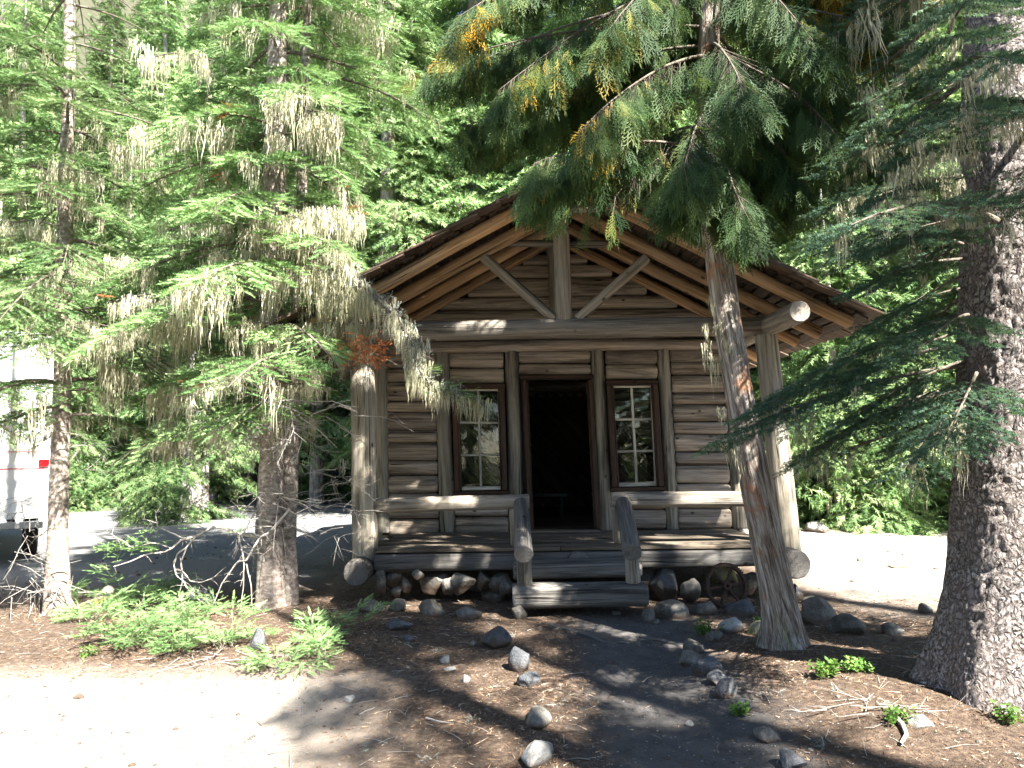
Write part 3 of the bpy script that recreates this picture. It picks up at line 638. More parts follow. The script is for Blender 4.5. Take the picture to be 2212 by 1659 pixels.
def tpl_far(n=15, w=.075, droop=.25, seed=5):
    r = np.random.default_rng(seed); T = []
    for i in range(n):
        t = .03 + .93 * i / n; s = 1 if i % 2 else -1; a = math.radians(r.uniform(35, 62)); L = .46 * (1 - .6 * t) * r.uniform(.7, 1.15); el = r.uniform(-.5, .25)
        d = np.array([math.cos(a), s * math.sin(a), el - droop * .5]); b = np.array([t, 0, -droop * t * t]); ww = np.array([w * .55, -s * w * .2, r.uniform(-.03, .03)])
        T.append((b - ww * .6, b + ww, b + d * L)); 
    T.append(((0, -.015, 0), (0, .015, 0), (.6, 0, -droop * .36))); T.append(((.6, -.03, -droop * .36), (.6, .03, -droop * .36), (1.08, 0, -droop * 1.1))); return tris(T)
def tpl_cedar(seed=2):
    r = np.random.default_rng(seed); T = [((0, -.012, 0), (0, .012, 0), (1, 0, -.06))]
    for i in range(15):
        t = .06 + .9 * i / 15; s = 1 if i % 2 else -1; L = .42 * math.sin(PI * min(1, .22 + .78 * (1 - t))) * r.uniform(.8, 1.1) + .06; a = math.radians(r.uniform(30, 42)); b = np.array([t, 0, -.06 * t]); d = np.array([math.cos(a), s * math.sin(a), r.uniform(-.12, .08)])
        q = np.array([-d[1], d[0], 0]); T.append((b - q * .014, b + q * .014, b + d * L))
        for k in range(3):
            tt = .3 + .25 * k; bb = b + d * L * tt; a2 = a + (1 if k % 2 else -1) * .6; d2 = np.array([math.cos(a2), s * math.sin(a2), r.uniform(-.1, .1)]); q2 = np.array([-d2[1], d2[0], 0]); T.append((bb - q2 * .016, bb + q2 * .016, bb + d2 * L * .38))
    return tris(T)
def tpl_lichen(n=17, seed=4, spread=.22, w=.0145):
    r = np.random.default_rng(seed); T = []
    for i in range(n):
        y0 = r.uniform(-spread, spread); z0 = r.uniform(-spread, spread) * .6; L = r.uniform(.2, 1.0) ** 1.2; p = np.array([r.uniform(-.05, .3), y0, z0]); th = r.uniform(0, PI); ww = w * r.uniform(.5, 1.5); m = 4
        wv = np.array([0, math.cos(th), math.sin(th)]) * ww
        for k in range(m):
            q = p + np.array([L / m, r.uniform(-.05, .05) - y0 * .12, r.uniform(-.04, .04)]); w0 = wv * (1 - k / m) ** .7; w1 = wv * (1 - (k + 1) / m) ** .7
            T.append((p - w0, p + w0, q + w1)); 
            if k < m - 1: T.append((p - w0, q + w1, q - w1))
            p = q
        for k in range(2):
            q = np.array([L * r.uniform(.1, .6), y0 + r.uniform(-.02, .02), z0]); T.append((q, q + [.01, .012, 0], q + [r.uniform(.08, .2), r.uniform(-.09, .09), r.uniform(-.05, .05)]))
    return tris(T)
def tpl_leaf(seed=1):
    r = np.random.default_rng(seed); T = []
    for i in range(7):
        a = i * 2.4 + r.uniform(-.2, .2); b = np.array([.2 + .11 * i, 0, 0]); d = np.array([.45, math.cos(a), math.sin(a)]); d /= np.linalg.norm(d); L = .34; q = np.cross(d, [1, 0, 0]); q /= np.linalg.norm(q); m_ = b + d * L * .5; e = b + d * L
        T += [(b, m_ + q * .11, e), (b, e, m_ - q * .11)]
    T.append(((0, -.01, 0), (0, .01, 0), (1, 0, 0))); return tris(T)
T_FIR = tpl_fir(); T_FIRF = tpl_fir(12, .15, .4); T_SPR = tpl_fir(34, .06, .24, full=True); T_FAR = [tpl_far(seed=s) for s in (5, 6)]; T_CED = [tpl_cedar(s) for s in (2, 9)]; T_LIC = [tpl_lichen(seed=s) for s in (4, 8, 12)]; T_LEAF = tpl_leaf()

def sunlit_zone(Pw):
    """True where a spray would throw its shadow on the open sunny places"""
    t = Pw[:, 2] / SUN[2]; g = Pw - SUN * t[:, None]; wob = .5 * vnoise(g * [1, 1, 0], .8)
    front_left = (g[:, 0] < -2.55 + wob * .6 - .25 * (g[:, 1] + 4)) & (g[:, 1] < -2.2) & (g[:, 0] > -13)
    right = (g[:, 0] > 3.3 + wob) & (g[:, 1] > -3.6 + wob) 
    # crowns of the left firs
    ty = (Pw[:, 1] + 2.6) / SUN[1]; f = Pw - SUN * ty[:, None]; firs = (ty > 0) | False
    inf = (f[:, 0] < -3.2) & (f[:, 2] > 0) & (f[:, 2] < 7) & (Pw[:, 1] < -2.6)
    tb = (Pw[:, 1] - 8) / SUN[1]; f2 = Pw - SUN * tb[:, None]; back = (f2[:, 2] > 1.5) 
    ts = (Pw[:, 1] + 5.5) / SUN[1]; s3 = Pw - SUN * ts[:, None]; spr = (ts > 0) & (s3[:, 0] > 2.45) & (s3[:, 0] < 3.4) & (s3[:, 2] > 0) & (s3[:, 2] < 4.2) & (Rk.random(len(Pw)) < .96)
    tc = (Pw[:, 1] + 4.3) / SUN[1]; s4 = Pw - SUN * tc[:, None]; ced = (tc > 0) & (s4[:, 0] > .8) & (s4[:, 0] < 1.5) & (s4[:, 2] > 2.3) & (s4[:, 2] < 3.1)
    return front_left | right | inf | spr | ced | (back & (Rk.random(len(Pw)) < .5))
Rk = np.random.default_rng(51)
class Crown:
    """collects sprig placements, lichen placements and limbs of one tree"""
    def __init__(s): s.p = []; s.x = []; s.z = []; s.s = []; s.lp = []; s.ls = []; s.limb = Acc(); s.op = []; s.ox = []
    def sprig(s, p, x, z, sc): s.p.append(p); s.x.append(x); s.z.append(z); s.s.append(sc)
def fir_branch(c, base, az, L, rise, droop, r0, rng, tw=.16, sp=.055, size=.12, lich=.0, lsz=(.12, .45), keep=None, limbs=True, wid=.52, flat=.9, two=True, bare=.18):
    """one limb: a drooping axis, side twigs left and right, sprigs along them"""
    d = np.array([math.cos(az), math.sin(az), 0.]); side = np.array([-d[1], d[0], 0.]); m = 9
    if keep is not None and limbs:
        for _ in range(9):
            if bool(np.all(keep(base + d * L * np.array([[.6], [.8], [1.]]) + np.array([0, 0, 1.]) * (L * (rise - droop * .8))))): break
            L *= .84
        if L < .45: return None
    t = np.linspace(0, 1, m); wob = rng.uniform(-.04, .04, 2) * L
    ax_ = base + d * (L * t)[:, None] + np.array([0, 0, 1.]) * (L * (rise * t - droop * t * t))[:, None] + side * (np.sin(t * 3 + wob[0] * 9) * wob[1])[:, None]
    if limbs: tube(c.limb, ax_, r0, r0 * .15, 6)
    k = max(2, int(L * (1 - bare) / tw)); P_, X_, S_ = [], [], []; LP = []
    for i in range(k + 1):
        u = bare + (1 - bare) * (i + rng.uniform(0, .6)) / (k + 1); f = min(u, .999) * (m - 1); j = int(f); b = ax_[j] + (ax_[j + 1] - ax_[j]) * (f - j); tang = nrm(ax_[j + 1] - ax_[j])
        for sgn in (-1, 1):
            l = wid * L * (1 - u) ** .75 * rng.uniform(.65, 1.1) * min(1, (u - bare * .6) * 4 + .25) + size
            a = math.radians(rng.uniform(42, 62)); dv = nrm(tang * math.cos(a) + side * sgn * math.sin(a) + np.array([0, 0, rng.uniform(-.22, .05)])); nn = max(1, int(l / sp))
            q = (np.arange(nn) + rng.uniform(.2, .8)) / nn; dr = np.array([0, 0, -.18])
            pts = b + dv * (l * q)[:, None] + dr * (l * q * q)[:, None]
            if limbs and l > .25: tube(c.limb, np.array([b, b + dv * l * .5 + dr * l * .25, b + dv * l + dr * l]), max(r0 * .12, .0018), .001, 3)
            xs = dv + (np.where(np.arange(nn) % 2, 1, -1) * rng.uniform(.4, .9, nn) * (1 if two else .3))[:, None] * np.cross([0, 0, 1.], dv) + np.array([0, 0, -.05]) + rng.normal(0, .12, (nn, 3))
            P_.append(pts); X_.append(xs); S_.append(size * rng.uniform(.75, 1.2, nn)); P_.append((b + dv * l + dr * l)[None]); X_.append(dv[None]); S_.append([size])
            if lich: LP.append(pts)
        P_.append(b[None]); X_.append(tang[None] + rng.normal(0, .3, (1, 3))); S_.append([size])
    P_.append(ax_[-1:]); X_.append(nrm(ax_[-1] - ax_[-2])[None]); S_.append([size * 1.2])
    P_ = np.concatenate(P_); X_ = np.concatenate(X_); S_ = np.concatenate(S_)
    if keep is not None:
        kk = keep(P_); P_, X_, S_ = P_[kk], X_[kk], S_[kk]
    c.p.append(P_); c.x.append(X_); c.s.append(S_); c.z.append(np.tile([0, 0, 1.], (len(P_), 1)) + rng.normal(0, .65, P_.shape))
    if lich and LP:
        LP = np.concatenate(LP + [ax_[2:]]); cl = np.clip(vnoise(LP, 1.3) * 1.6 + vnoise(LP + 5, 3.5) * .9, -1, 2); w = rng.random(len(LP)) < lich * (.15 + 2.4 * np.maximum(cl, 0) ** 1.4); LP = LP[w]; lk = .55 + .75 * np.clip(vnoise(LP, 1.9) + .3, 0, 1) if len(LP) else np.ones(0)
        if keep is not None and len(LP): kk = keep(LP); LP = LP[kk]; lk = lk[kk]
        c.lp.append(LP - [0, 0, .01]); c.ls.append(rng.uniform(lsz[0], lsz[1], len(LP)) * rng.uniform(.4, 1, len(LP)) * lk)
    return ax_

def finish_tree(name, c, trunk, tmats, loc, label, cat, group, tpls, leafmat, lichmat=None, orange=0.0, limbmat=None):
    root = empty(name, loc, label, cat, group)
    if trunk is not None and trunk.n: trunk.build('trunk', tmats, root, loc)
    a = c.limb; nlimb = a.n
    P_ = np.concatenate(c.p); X_ = np.concatenate(c.x); S_ = np.concatenate(c.s); Z_ = np.concatenate(c.z); r = RNG.random(len(P_))
    h = vnoise(P_, .9) * .25; rr = np.clip(r * .7 + .15 + h, 0, 1); mat = np.zeros(len(P_), int)
    if orange: mat[(vnoise(P_, 2.3) > orange)] = 1
    for mi in (0, 1):
        for k, (TV, TF) in enumerate(tpls):
            w = (mat == mi) & (np.arange(len(P_)) % len(tpls) == k); 
            if w.any(): scatter(a, TV, TF, P_[w], X_[w], Z_[w], S_[w], 1 + mi, rr[w])
    a.build('crown', [limbmat or B_LIMB, leafmat, L_ORANGE], root, loc)
    if lichmat and c.lp and sum(len(q) for q in c.lp):
        LP = np.concatenate(c.lp); LS = np.concatenate(c.ls); b = Acc()
        for k, (TV, TF) in enumerate(T_LIC):
            w = np.arange(len(LP)) % len(T_LIC) == k; n = w.sum(); 
            if n: scatter(b, TV, TF, LP[w], np.tile([0, 0, -1.], (n, 1)) + RNG.normal(0, .05, (n, 3)), nrm(np.c_[RNG.normal(0, 1, (n, 2)), np.zeros(n)]), LS[w])
        b.build('hanging_lichen', [lichmat], root, loc)
    return root

def trunk_mesh(acc, path, radii, n, step, kind, flare=None):
    """thick trunk with modelled bark relief along a path of centres"""
    path = np.asarray(path, float); radii = np.asarray(radii, float); seg = np.linalg.norm(np.diff(path, axis=0), axis=1); Lc = np.concatenate([[0], np.cumsum(seg)]); L = Lc[-1]
    s = np.arange(0, L, step); s = np.append(s, L); 
    def interp(v): 
        # smooth interpolation
        u = np.interp(s, Lc, np.arange(len(Lc))); i = np.clip(u.astype(int), 0, len(Lc) - 2); f = u - i; m = np.gradient(v, axis=0); f2 = f[:, None] if v.ndim > 1 else f
        return (2 * f2**3 - 3 * f2**2 + 1) * v[i] + (f2**3 - 2 * f2**2 + f2) * m[i] + (-2 * f2**3 + 3 * f2**2) * v[i + 1] + (f2**3 - f2**2) * m[i + 1]
    C = interp(path); R = interp(radii); th = np.linspace(0, 2 * PI, n, endpoint=False); S, TH = np.meshgrid(s, th, indexing='ij'); Rr = np.broadcast_to(R[:, None], S.shape)
    X0, Y0 = np.cos(TH) * Rr, np.sin(TH) * Rr
    tw = TH + (S * .35 if kind == 'strip' else 0); q = np.stack([np.cos(tw) * Rr, np.sin(tw) * Rr, S], -1).reshape(-1, 3)
    if kind == 'strip': dz = (np.abs(fbm(q * [18, 18, 1.6], 1, 3)) * -.10 + fbm(q * [40, 40, 4], 1, 2) * .035 + fbm(q * [4, 4, .8], 1, 2) * .14).reshape(S.shape)
    elif kind == 'scaly': dz = (-.09 * (np.abs(fbm(q * [16, 16, 11], 1, 3)) < .09) + fbm(q * [22, 22, 14], 1, 3) * .06 + fbm(q * [3, 3, 1.2], 1, 2) * .12).reshape(S.shape)
    else: dz = (fbm(q * [20, 20, 26], 1, 3) * .05 + fbm(q * [5, 5, 2], 1, 2) * .12).reshape(S.shape)
    base = np.clip(1 - S / .9, 0, 1); k = 1 + dz * (.115 / np.maximum(Rr, .115)) + base ** 2 * (.16 * np.sin(TH * 5 + 1.3) + .12 * np.sin(TH * 3 + .4))
    V = C[:, None] + np.stack([X0 * k, Y0 * k, np.zeros_like(X0)], -1)
    i, j = np.meshgrid(np.arange(len(s) - 1), np.arange(n), indexing='ij'); j2 = (j + 1) % n; F = np.stack([i * n + j, i * n + j2, (i + 1) * n + j2, (i + 1) * n + j], -1).reshape(-1, 4)
    acc.add(V, F, 0, .5, q)

# keep-clear test so that no crown hangs in front of what the pictures of the cabin show
def below(px, py, pts, jit=28, seed=0):
    """True where py is above (smaller than) the polyline"""
    xs, ys = zip(*pts); lim = np.interp(px, xs, ys) + jit * np.sin(px * .05 + seed) * np.cos(px * .017 + seed * 2); return py < lim

SA = nrm(np.cross(SUN, [0, 0, 1.])); SB = np.cross(SUN, SA)
def _shafts():
    r = np.random.default_rng(606); T = []
    def p(x, y, Y, rad): T.append((P(x, y, Y), rad))
    def g(x, y, rad): T.append((G(x, y), rad))
    for x, y, Y, rad in [(935, 1080, YF, .10), (985, 1084, YF, .08), (1530, 1070, YF, .12), (1580, 1072, YF, .08), (1345, 1092, YF - .2, .07), (1362, 1150, -2.2, .05), (1205, 1285, -2.55, .13), (1240, 1290, -2.55, .08), (1360, 1285, -2.55, .08), (1250, 1232, -2.15, .07), (1150, 1235, -2.15, .06), (940, 1168, -1.2, .16), (1020, 1172, -1.5, .12), (880, 1160, -.8, .08), (1250, 1158, -1.0, .14), (1310, 1165, -1.4, .10), (1430, 1160, -1.3, .16), (1520, 1157, -1.0, .10), (965, 1198, -1.75, .16), (1040, 1200, -1.75, .06), (1495, 1198, -1.75, .10), (1400, 1195, -1.75, .07),
                         (1060, 712, YF - .1, .09), (1085, 474, -2.3, .09), (1175, 425, -2.3, .05), (1735, 672, -2.5, .10), (1712, 640, -2.3, .08), (1690, 955, YF - .1, .06), (1715, 1010, YF - .1, .07), (1725, 1222, -1.95, .10), (930, 1235, -1.8, .09), (1012, 1243, -1.8, .09), (1068, 1290, -2.4, .10), (1560, 1218, -1.7, .06),
                         (1548, 575, cy_, .07), (1562, 640, cy_, .09), (1572, 690, cy_, .08), (1590, 790, cy_, .06), (1612, 880, cy_, .07), (1600, 1000, cy_, .04), (1662, 1130, cy_, .07), (1640, 1060, cy_, .05), (1690, 1240, cy_, .08), (1665, 1230, cy_, .05), (1710, 1330, cy_, .07), (1735, 1390, cy_, .08)]: p(x, y, Y, rad)
    for x, y, rad in [(1190, 1338, .08), (1235, 1350, .08), (1265, 1385, .06), (1320, 1352, .10), (1360, 1365, .06), (1400, 1380, .08), (1470, 1385, .10), (1540, 1392, .08), (1575, 1352, .14), (1610, 1378, .10), (1690, 1405, .14), (1760, 1400, .22), (1830, 1400, .12), (1340, 1460, .05), (1410, 1556, .07), (1290, 1500, .04), (1370, 1520, .05), (1275, 1640, .06), (1130, 1310, .08), (1060, 1330, .06), (900, 1262, .07), (980, 1282, .06), (1155, 1545, .13), (1140, 1620, .14), (1170, 1580, .10), (1060, 1560, .08), (1040, 1480, .08), (1000, 1450, .07)]: g(x, y, rad)
    for k in range(16): g(r.uniform(720, 1180), r.uniform(1380, 1650), r.uniform(.01, .05))
    for k in range(16): g(r.uniform(1480, 1800), r.uniform(1400, 1500), r.uniform(.03, .10))
    for k in range(44): g(r.uniform(1620, 2200), r.uniform(1450, 1655), r.uniform(.02, .12))
    return np.array([t[0] for t in T]), np.array([t[1] for t in T])
YF = -1.54; cy_ = -4.35
SH_T, SH_R = _shafts(); SH_U, SH_V, SH_W = SH_T @ SA, SH_T @ SB, SH_T @ SUN
def shafts(Pw, grow=.11):
    out = np.zeros(len(Pw), bool); u, v, w = Pw @ SA, Pw @ SB, Pw @ SUN
    for a, b, c, r_ in zip(SH_U, SH_V, SH_W, SH_R): out |= ((u - a) ** 2 + (v - b) ** 2 < (r_ + grow) ** 2) & (w > c + .25)
    return out
def gaps(Pw, open_=.17):
    return gaps0(Pw, open_) | shafts(Pw)
def gaps0(Pw, open_=.17):
    u = Pw @ SA; v = Pw @ SB; q = np.stack([u, v, u * 0], -1); g = Pw - SUN * ((Pw[:, 2] - .1) / SUN[2])[:, None]
    more = .48 * ((g[:, 0] > 1.2) & (g[:, 1] < -4.2)); nz = vnoise(q, 1.5) * .7 + vnoise(q + 7, 3.3) * .55
    return nz > open_ + .30 * (g[:, 0] < 1.2) * (g[:, 1] < -2.3) - more
# ------------------------------------------------------------------ left firs hung with lichen
R1 = np.random.default_rng(11)
def keep_left(Pw):
    px, py, d = proj(Pw); xs = np.interp(py, [-400, 0, 180, 280, 330, 430, 560, 640, 700, 900, 1100], [980, 1010, 1010, 960, 800, 780, 760, 780, 730, 700, 720]); tt = (Pw[:, 1] + 2.9) / SUN[1]; q = Pw - SUN * tt[:, None]; shade = (tt > 0) & (q[:, 0] > -6.4) & (q[:, 0] < -3.4) & (q[:, 2] > -.2) & (q[:, 2] < 1.5) & (R1.random(len(py)) < .75)
    g = Pw - SUN * (Pw[:, 2] / SUN[2])[:, None]; shade |= (g[:, 1] < -2.9) & (R1.random(len(py)) < .85); t2 = (Pw[:, 1] - 2) / SUN[1]; q2 = Pw - SUN * t2[:, None]; shade |= (t2 > 0) & (q2[:, 0] < -8) & (q2[:, 2] > .4) & (q2[:, 2] < 3.6) & (R1.random(len(py)) < .75); shade &= len(py) > 3
    return ~shade & (px < xs + 25 * np.sin(py * .06)) & ((py < 950) | (R1.random(len(py)) < .35)) & (py < 1080)
def near_fir(name, label, stems, zr, whorl, Lr, lich, keep, dens=1.0, seed=1, orange=.80, group=None, size=.15, azs=None, taper=True, cat='tree', limbmat=None, drapes=()):
    rng = np.random.default_rng(seed); c = Crown(); tk = Acc()
    for (dx, dy, dY, wx, wz, n_, s0, s1) in drapes:
        u = rng.uniform(-1, 1, n_); q = P(dx, dy, dY) + np.stack([u * wx, rng.normal(0, .10, n_), -wz * np.abs(u) ** 1.5 + rng.normal(0, .03, n_)], -1); q = q[::2]; c.lp.append(q); c.ls.append(rng.uniform(s0 * .7, s1, len(q)) * rng.uniform(.5, 1, len(q)))
        tube(c.limb, np.array([P(dx, dy, dY) + [v * wx * 1.15, 0, .02 - wz * abs(v) ** 1.5] for v in np.linspace(-1, 1, 9)]), .011, .005, 6)
    for path, radii in stems: trunk_mesh(tk, path, radii, 40, .035, 'smooth')
    path = stems[0][0]; zt = [p[2] for p in path]
    z = zr[0]
    while z < zr[1]:
        nb = rng.integers(3, 6); a0 = rng.uniform(0, 6.28)
        st = stems[rng.integers(len(stems))][0]; b = np.array([np.interp(z, [p[2] for p in st], [p[i] for p in st]) for i in range(3)])
        f = (z - zr[0]) / (zr[1] - zr[0])
        for i in range(nb):
            az = a0 + i * 6.283 / nb + rng.uniform(-.3, .3); L = rng.uniform(*Lr) * (1 - .55 * f if taper else 1)
            if azs is not None and not azs(az % 6.283, z): continue
            fir_branch(c, b + [0, 0, rng.uniform(-.1, .1)], az, L, rng.uniform(-.05, .25), rng.uniform(.25, .55), (.013 * L + .004), rng, tw=.10 / dens, sp=.04 / dens, size=size, lich=lich * (1.4 - f), lsz=(.12, .66), keep=keep, wid=.46)
        z += whorl * rng.uniform(.7, 1.3)
    return finish_tree(name, c, tk, [B_FIR], stems[0][0][0], label, cat, group, [T_FIR], L_FIR, L_LICHEN, orange, limbmat)
gA = G(583, 1312); gB = G(622, 1306); dA = gA[1]
def up_at(px, py, Y): return P(px, py, Y)
stA = [np.array(gA) - [0, 0, .1], up_at(584, 1150, gA[1]), up_at(588, 900, gA[1]), up_at(590, 500, gA[1]), up_at(598, 150, gA[1]), up_at(604, -250, gA[1]), up_at(608, -700, gA[1])]
stB = [np.array(gB) - [0, 0, .1], up_at(622, 1150, gB[1]), up_at(632, 900, gB[1]), up_at(648, 620, gB[1]), up_at(655, 300, gB[1]), up_at(668, -100, gB[1]), up_at(675, -450, gB[1])]
near_fir('lichen_fir', 'twin-trunked fir draped with pale lichen, left of the porch', [(stA, [.17, .135, .13, .125, .11, .08, .04]), (stB, [.12, .10, .09, .075, .06, .045, .02])], (2.3, 9.5), .42, (1.3, 2.7), .13, keep_left, seed=4, drapes=[(688, 258, -2.5, .22, .02, 60, .3, .75), (700, 455, -2.5, .45, .12, 110, .25, .75), (610, 470, -2.7, .35, .10, 80, .3, .7), (660, 590, -2.6, .5, .15, 120, .25, .6), (745, 640, -2.7, .30, .06, 80, .2, .5), (720, 700, -2.5, .32, .05, 80, .15, .4), (520, 540, -2.4, .45, .12, 80, .25, .6), (470, 480, -2.2, .5, .12, 80, .2, .55), (380, 118, -2.3, .4, .1, 60, .2, .55), (400, 270, -2.3, .6, .12, 100, .2, .6), (560, 700, -2.5, .4, .1, 70, .2, .5), (800, 700, -2.55, .22, .03, 40, .12, .3), (770, 770, -2.3, .2, .03, 50, .1, .3), (610, 290, -2.35, .12, .04, 24, .3, .6), (650, 830, -2.6, .35, .1, 60, .1, .35)])
gC = G(124, 1325); stC = [np.array(gC) - [0, 0, .1], up_at(126, 1100, gC[1]), up_at(134, 850, gC[1]), up_at(140, 500, gC[1]), up_at(150, 100, gC[1]), up_at(155, -400, gC[1])]
near_fir('lichen_fir', 'slender grey fir with one bare leaning trunk, beside the white camper', [(stC, [.14, .10, .095, .085, .065, .03])], (1.9, 8.2), .44, (1.0, 2.1), .09, keep_left, seed=9, orange=.86, drapes=[(150, 370, -2.4, .25, .05, 50, .3, .7), (230, 560, -2.3, .5, .1, 80, .2, .6), (90, 600, -2.6, .4, .1, 50, .2, .5), (60, 480, -2.5, .35, .08, 40, .2, .5), (180, 700, -2.5, .4, .1, 60, .15, .45), (320, 640, -2.4, .4, .1, 60, .15, .5)])
# two more lichen firs farther back fill the left side
gD = np.array([-4.62, 1.0, float(terrain(-4.62, 1.0))]); 
def stem(g, H, r, lean=(0, 0)): return ([g + [lean[0] * t, lean[1] * t, H * t - .1 * (t == 0)] for t in (0, .15, .4, .7, 1.0)], [r * 1.25, r, r * .8, r * .5, r * .12])
near_fir('lichen_fir', 'thick-crowned fir behind and between the two foremost lichen firs', [stem(gD, 11, .13, (.3, 0))], (3.0, 10.5), .55, (1.4, 2.8), .10, keep_left, dens=.8, seed=21, size=.19)
gE = np.array([-10.6, -1.9, 0.0]); 
near_fir('lichen_fir', 'fir at the left edge of the photo with sunlit boughs above the camper', [stem(gE, 10, .14, (.2, 0))], (3.4, 9.6), .55, (1.6, 2.9), .09, keep_left, dens=.8, seed=33, size=.19)

# lichen limb arching down across the porch
def arch_limb(name, label, pts, Ys, r0, rng, tuft=260, sprigs=(), lich=34, orange=(), cat='branch'):
    A = np.array([P(x, y, Y) for (x, y), Y in zip(pts, Ys)]); s = np.linspace(0, len(A) - 1, 40); path = np.array([[np.interp(v, range(len(A)), A[:, k]) for k in range(3)] for v in s]); path[:, 2] += fbm(path * 3, 1, 2) * .02; path[:, 0] += fbm(path * 3 + 9, 1, 2) * .02
    c = Acc(); tube(c, path, r0, r0 * .2, 8, 0); g = Acc(); l = Acc()
    for i in range(60):
        b = path[rng.integers(3, 40)]; d = nrm(rng.normal(0, 1, 3) * [1, .8, .5] + [0, 0, -.5]); L_ = rng.uniform(.08, .32); tube(c, np.array([b, b + d * L_ * .5 + [0, 0, -.02], b + d * L_ + [0, 0, -.07]]), .004, .0012, 4, 0)
        n = 5; q = b + d * np.linspace(.2, 1, n)[:, None] * L_; scatter(g, *T_SPR, q, rng.normal(0, 1, (n, 3)), [0, 0, 1.], rng.uniform(.03, .06, n), 0)
    b = path[rng.integers(0, 38, tuft)] + rng.normal(0, r0 * .9, (tuft, 3)); scatter(g, *T_SPR, b, rng.normal(0, 1, (tuft, 3)), [0, 0, 1.], rng.uniform(.03, .075, tuft), 0)
    b = path[rng.integers(2, 40, lich)] + rng.normal(0, .05, (lich, 3)) * [1, 1, .6]; scatter(l, *T_LIC[0], b, np.tile([0, 0, -1.], (lich, 1)) + rng.normal(0, .06, (lich, 3)), nrm(rng.normal(0, 1, (lich, 3))), rng.uniform(.10, .34, lich), 0)
    root = empty(name, A[0], label, cat); c.build('limb', [B_LIMB], root, A[0]); g.build('lichen_tufts', [L_LICHGREY], root, A[0]); l.build('hanging_lichen', [L_LICHEN], root, A[0])
    f = Acc(); o = Acc()
    for (x, y, Y, w, n) in sprigs:
        q = P(x, y, Y) + rng.normal(0, 1, (n, 3)) * [w, w, w * .28]; dd = q - P(x - 60, y + 0, Y); scatter(f, *T_FIR, q, nrm(dd) + rng.normal(0, .25, (n, 3)), [0, 0, 1.], rng.uniform(.06, .11, n), 0)
    for (x, y, Y, w, n) in orange:
        q = P(x, y, Y) + rng.normal(0, 1, (n, 3)) * [w, w, w * .5]; scatter(o, *T_SPR, q, rng.normal(0, 1, (n, 3)) * [1, 1, .6], [0, 0, 1.], rng.uniform(.06, .10, n), 0)
        for k in range(8): e = q[k]; tube(c, np.array([path[10], (path[10] + e) / 2, e]), .004, .001, 4)
    if f.n: f.build('needles', [L_FIR], root, A[0])
    if o.n: o.build('dead_needles', [L_ORANGE], root, A[0])
R2 = np.random.default_rng(5)
arch_limb('lichen_branch', 'grey lichen-crusted branch arching down across the porch corner, with orange dead needles', [(640, 520), (710, 570), (765, 605), (815, 645), (862, 690), (893, 745), (903, 800), (945, 838), (1030, 862)], [-2.45, -2.6, -2.75, -2.85, -2.9, -2.95, -3.0, -3.0, -3.0], .048, R2, 1500, [(960, 842, -3.0, .12, 70), (1005, 858, -3.0, .08, 40), (930, 800, -3.0, .08, 22)], 150, [(800, 765, -2.95, .11, 110), (762, 775, -2.95, .09, 60), (775, 735, -2.9, .09, 45), (825, 745, -2.95, .05, 24)])

# ------------------------------------------------------------------ leaning cedar in front of the porch
gc = G(1700, 1400); cy = gc[1]
cp = [gc - [0, 0, .12], P(1688, 1330, cy), P(1652, 1150, cy), P(1614, 950, cy - .05), P(1580, 750, cy - .05), P(1553, 560, cy), P(1535, 400, cy), P(1530, 200, cy + .05), P(1535, -50, cy + .1), P(1545, -500, cy + .2), P(1550, -1500, cy + .2)]
ck = Acc(); trunk_mesh(ck, cp, [.235, .165, .142, .132, .125, .118, .112, .105, .095, .08, .05], 72, .02, 'strip')
cc = Crown(); Rc = np.random.default_rng(8); CEDLIM = [(-500, 60), (880, 200), (960, 300), (1080, 330), (1120, 430), (1160, 450), (1230, 480), (1330, 490), (1350, 380), (1390, 400), (1450, 450), (1530, 490), (1600, 530), (1660, 500), (1690, 440), (1760, 400), (1850, 430), (1960, 380), (2000, 350), (2600, 300)]
def keep_ced(Pw): px, py, d = proj(Pw); thin = (py > 395) & (px < 1400) & (vnoise(Pw, 9) > -.3); return (below(px, py, CEDLIM) | (d < .3)) & ~thin & ~shafts(Pw, .05) & ((Pw[:, 2] < 6.2) | ~(gaps(Pw, .12) | sunlit_zone(Pw)))
def cedar_branch(c, base, tip, sag, rng, n=46, size=(.14, .34), r0=.02, up=.12):
    base = np.asarray(base, float); tip = np.asarray(tip, float); t = np.linspace(0, 1, 14); L = np.linalg.norm(tip - base)
    path = base + (tip - base) * t[:, None] + np.array([0, 0, 1.]) * ((4 * up * t * (1 - t) - sag * t * t) * 1.0)[:, None]; path += fbm(path * 2.0, 1, 2)[:, None] * .04
    tube(c.limb, path, r0, .003, 6); d = nrm(tip - base); side = nrm(np.cross(d, [0, 0, 1.]))
    for i in range(n):
        u = rng.uniform(.12, 1) ** .8; f = u * 12.99; j = int(f); b = path[j] + (path[j + 1] - path[j]) * (f - j); l = rng.uniform(.10, .5) * (1.15 - u * .6); dv = nrm(d * rng.uniform(.1, .7) + side * rng.normal(0, .55) + [0, 0, -rng.uniform(.5, 1.3)])
        e = b + dv * l; tube(c.limb, np.array([b, b + dv * l * .5, e]), .003, .001, 3)
        k = rng.integers(3, 7); q = b + dv * (np.linspace(.15, 1, k) * l)[:, None]; q = q[keep_ced(q)]
        if len(q): c.p.append(q); c.x.append(np.tile([0, 0, -.85], (len(q), 1)) + dv * .35 + rng.normal(0, .28, (len(q), 3))); c.s.append(rng.uniform(*size, len(q))); c.z.append(np.tile(np.array([-.3, -1., .25]), (len(q), 1)) + rng.normal(0, .55, (len(q), 3)))
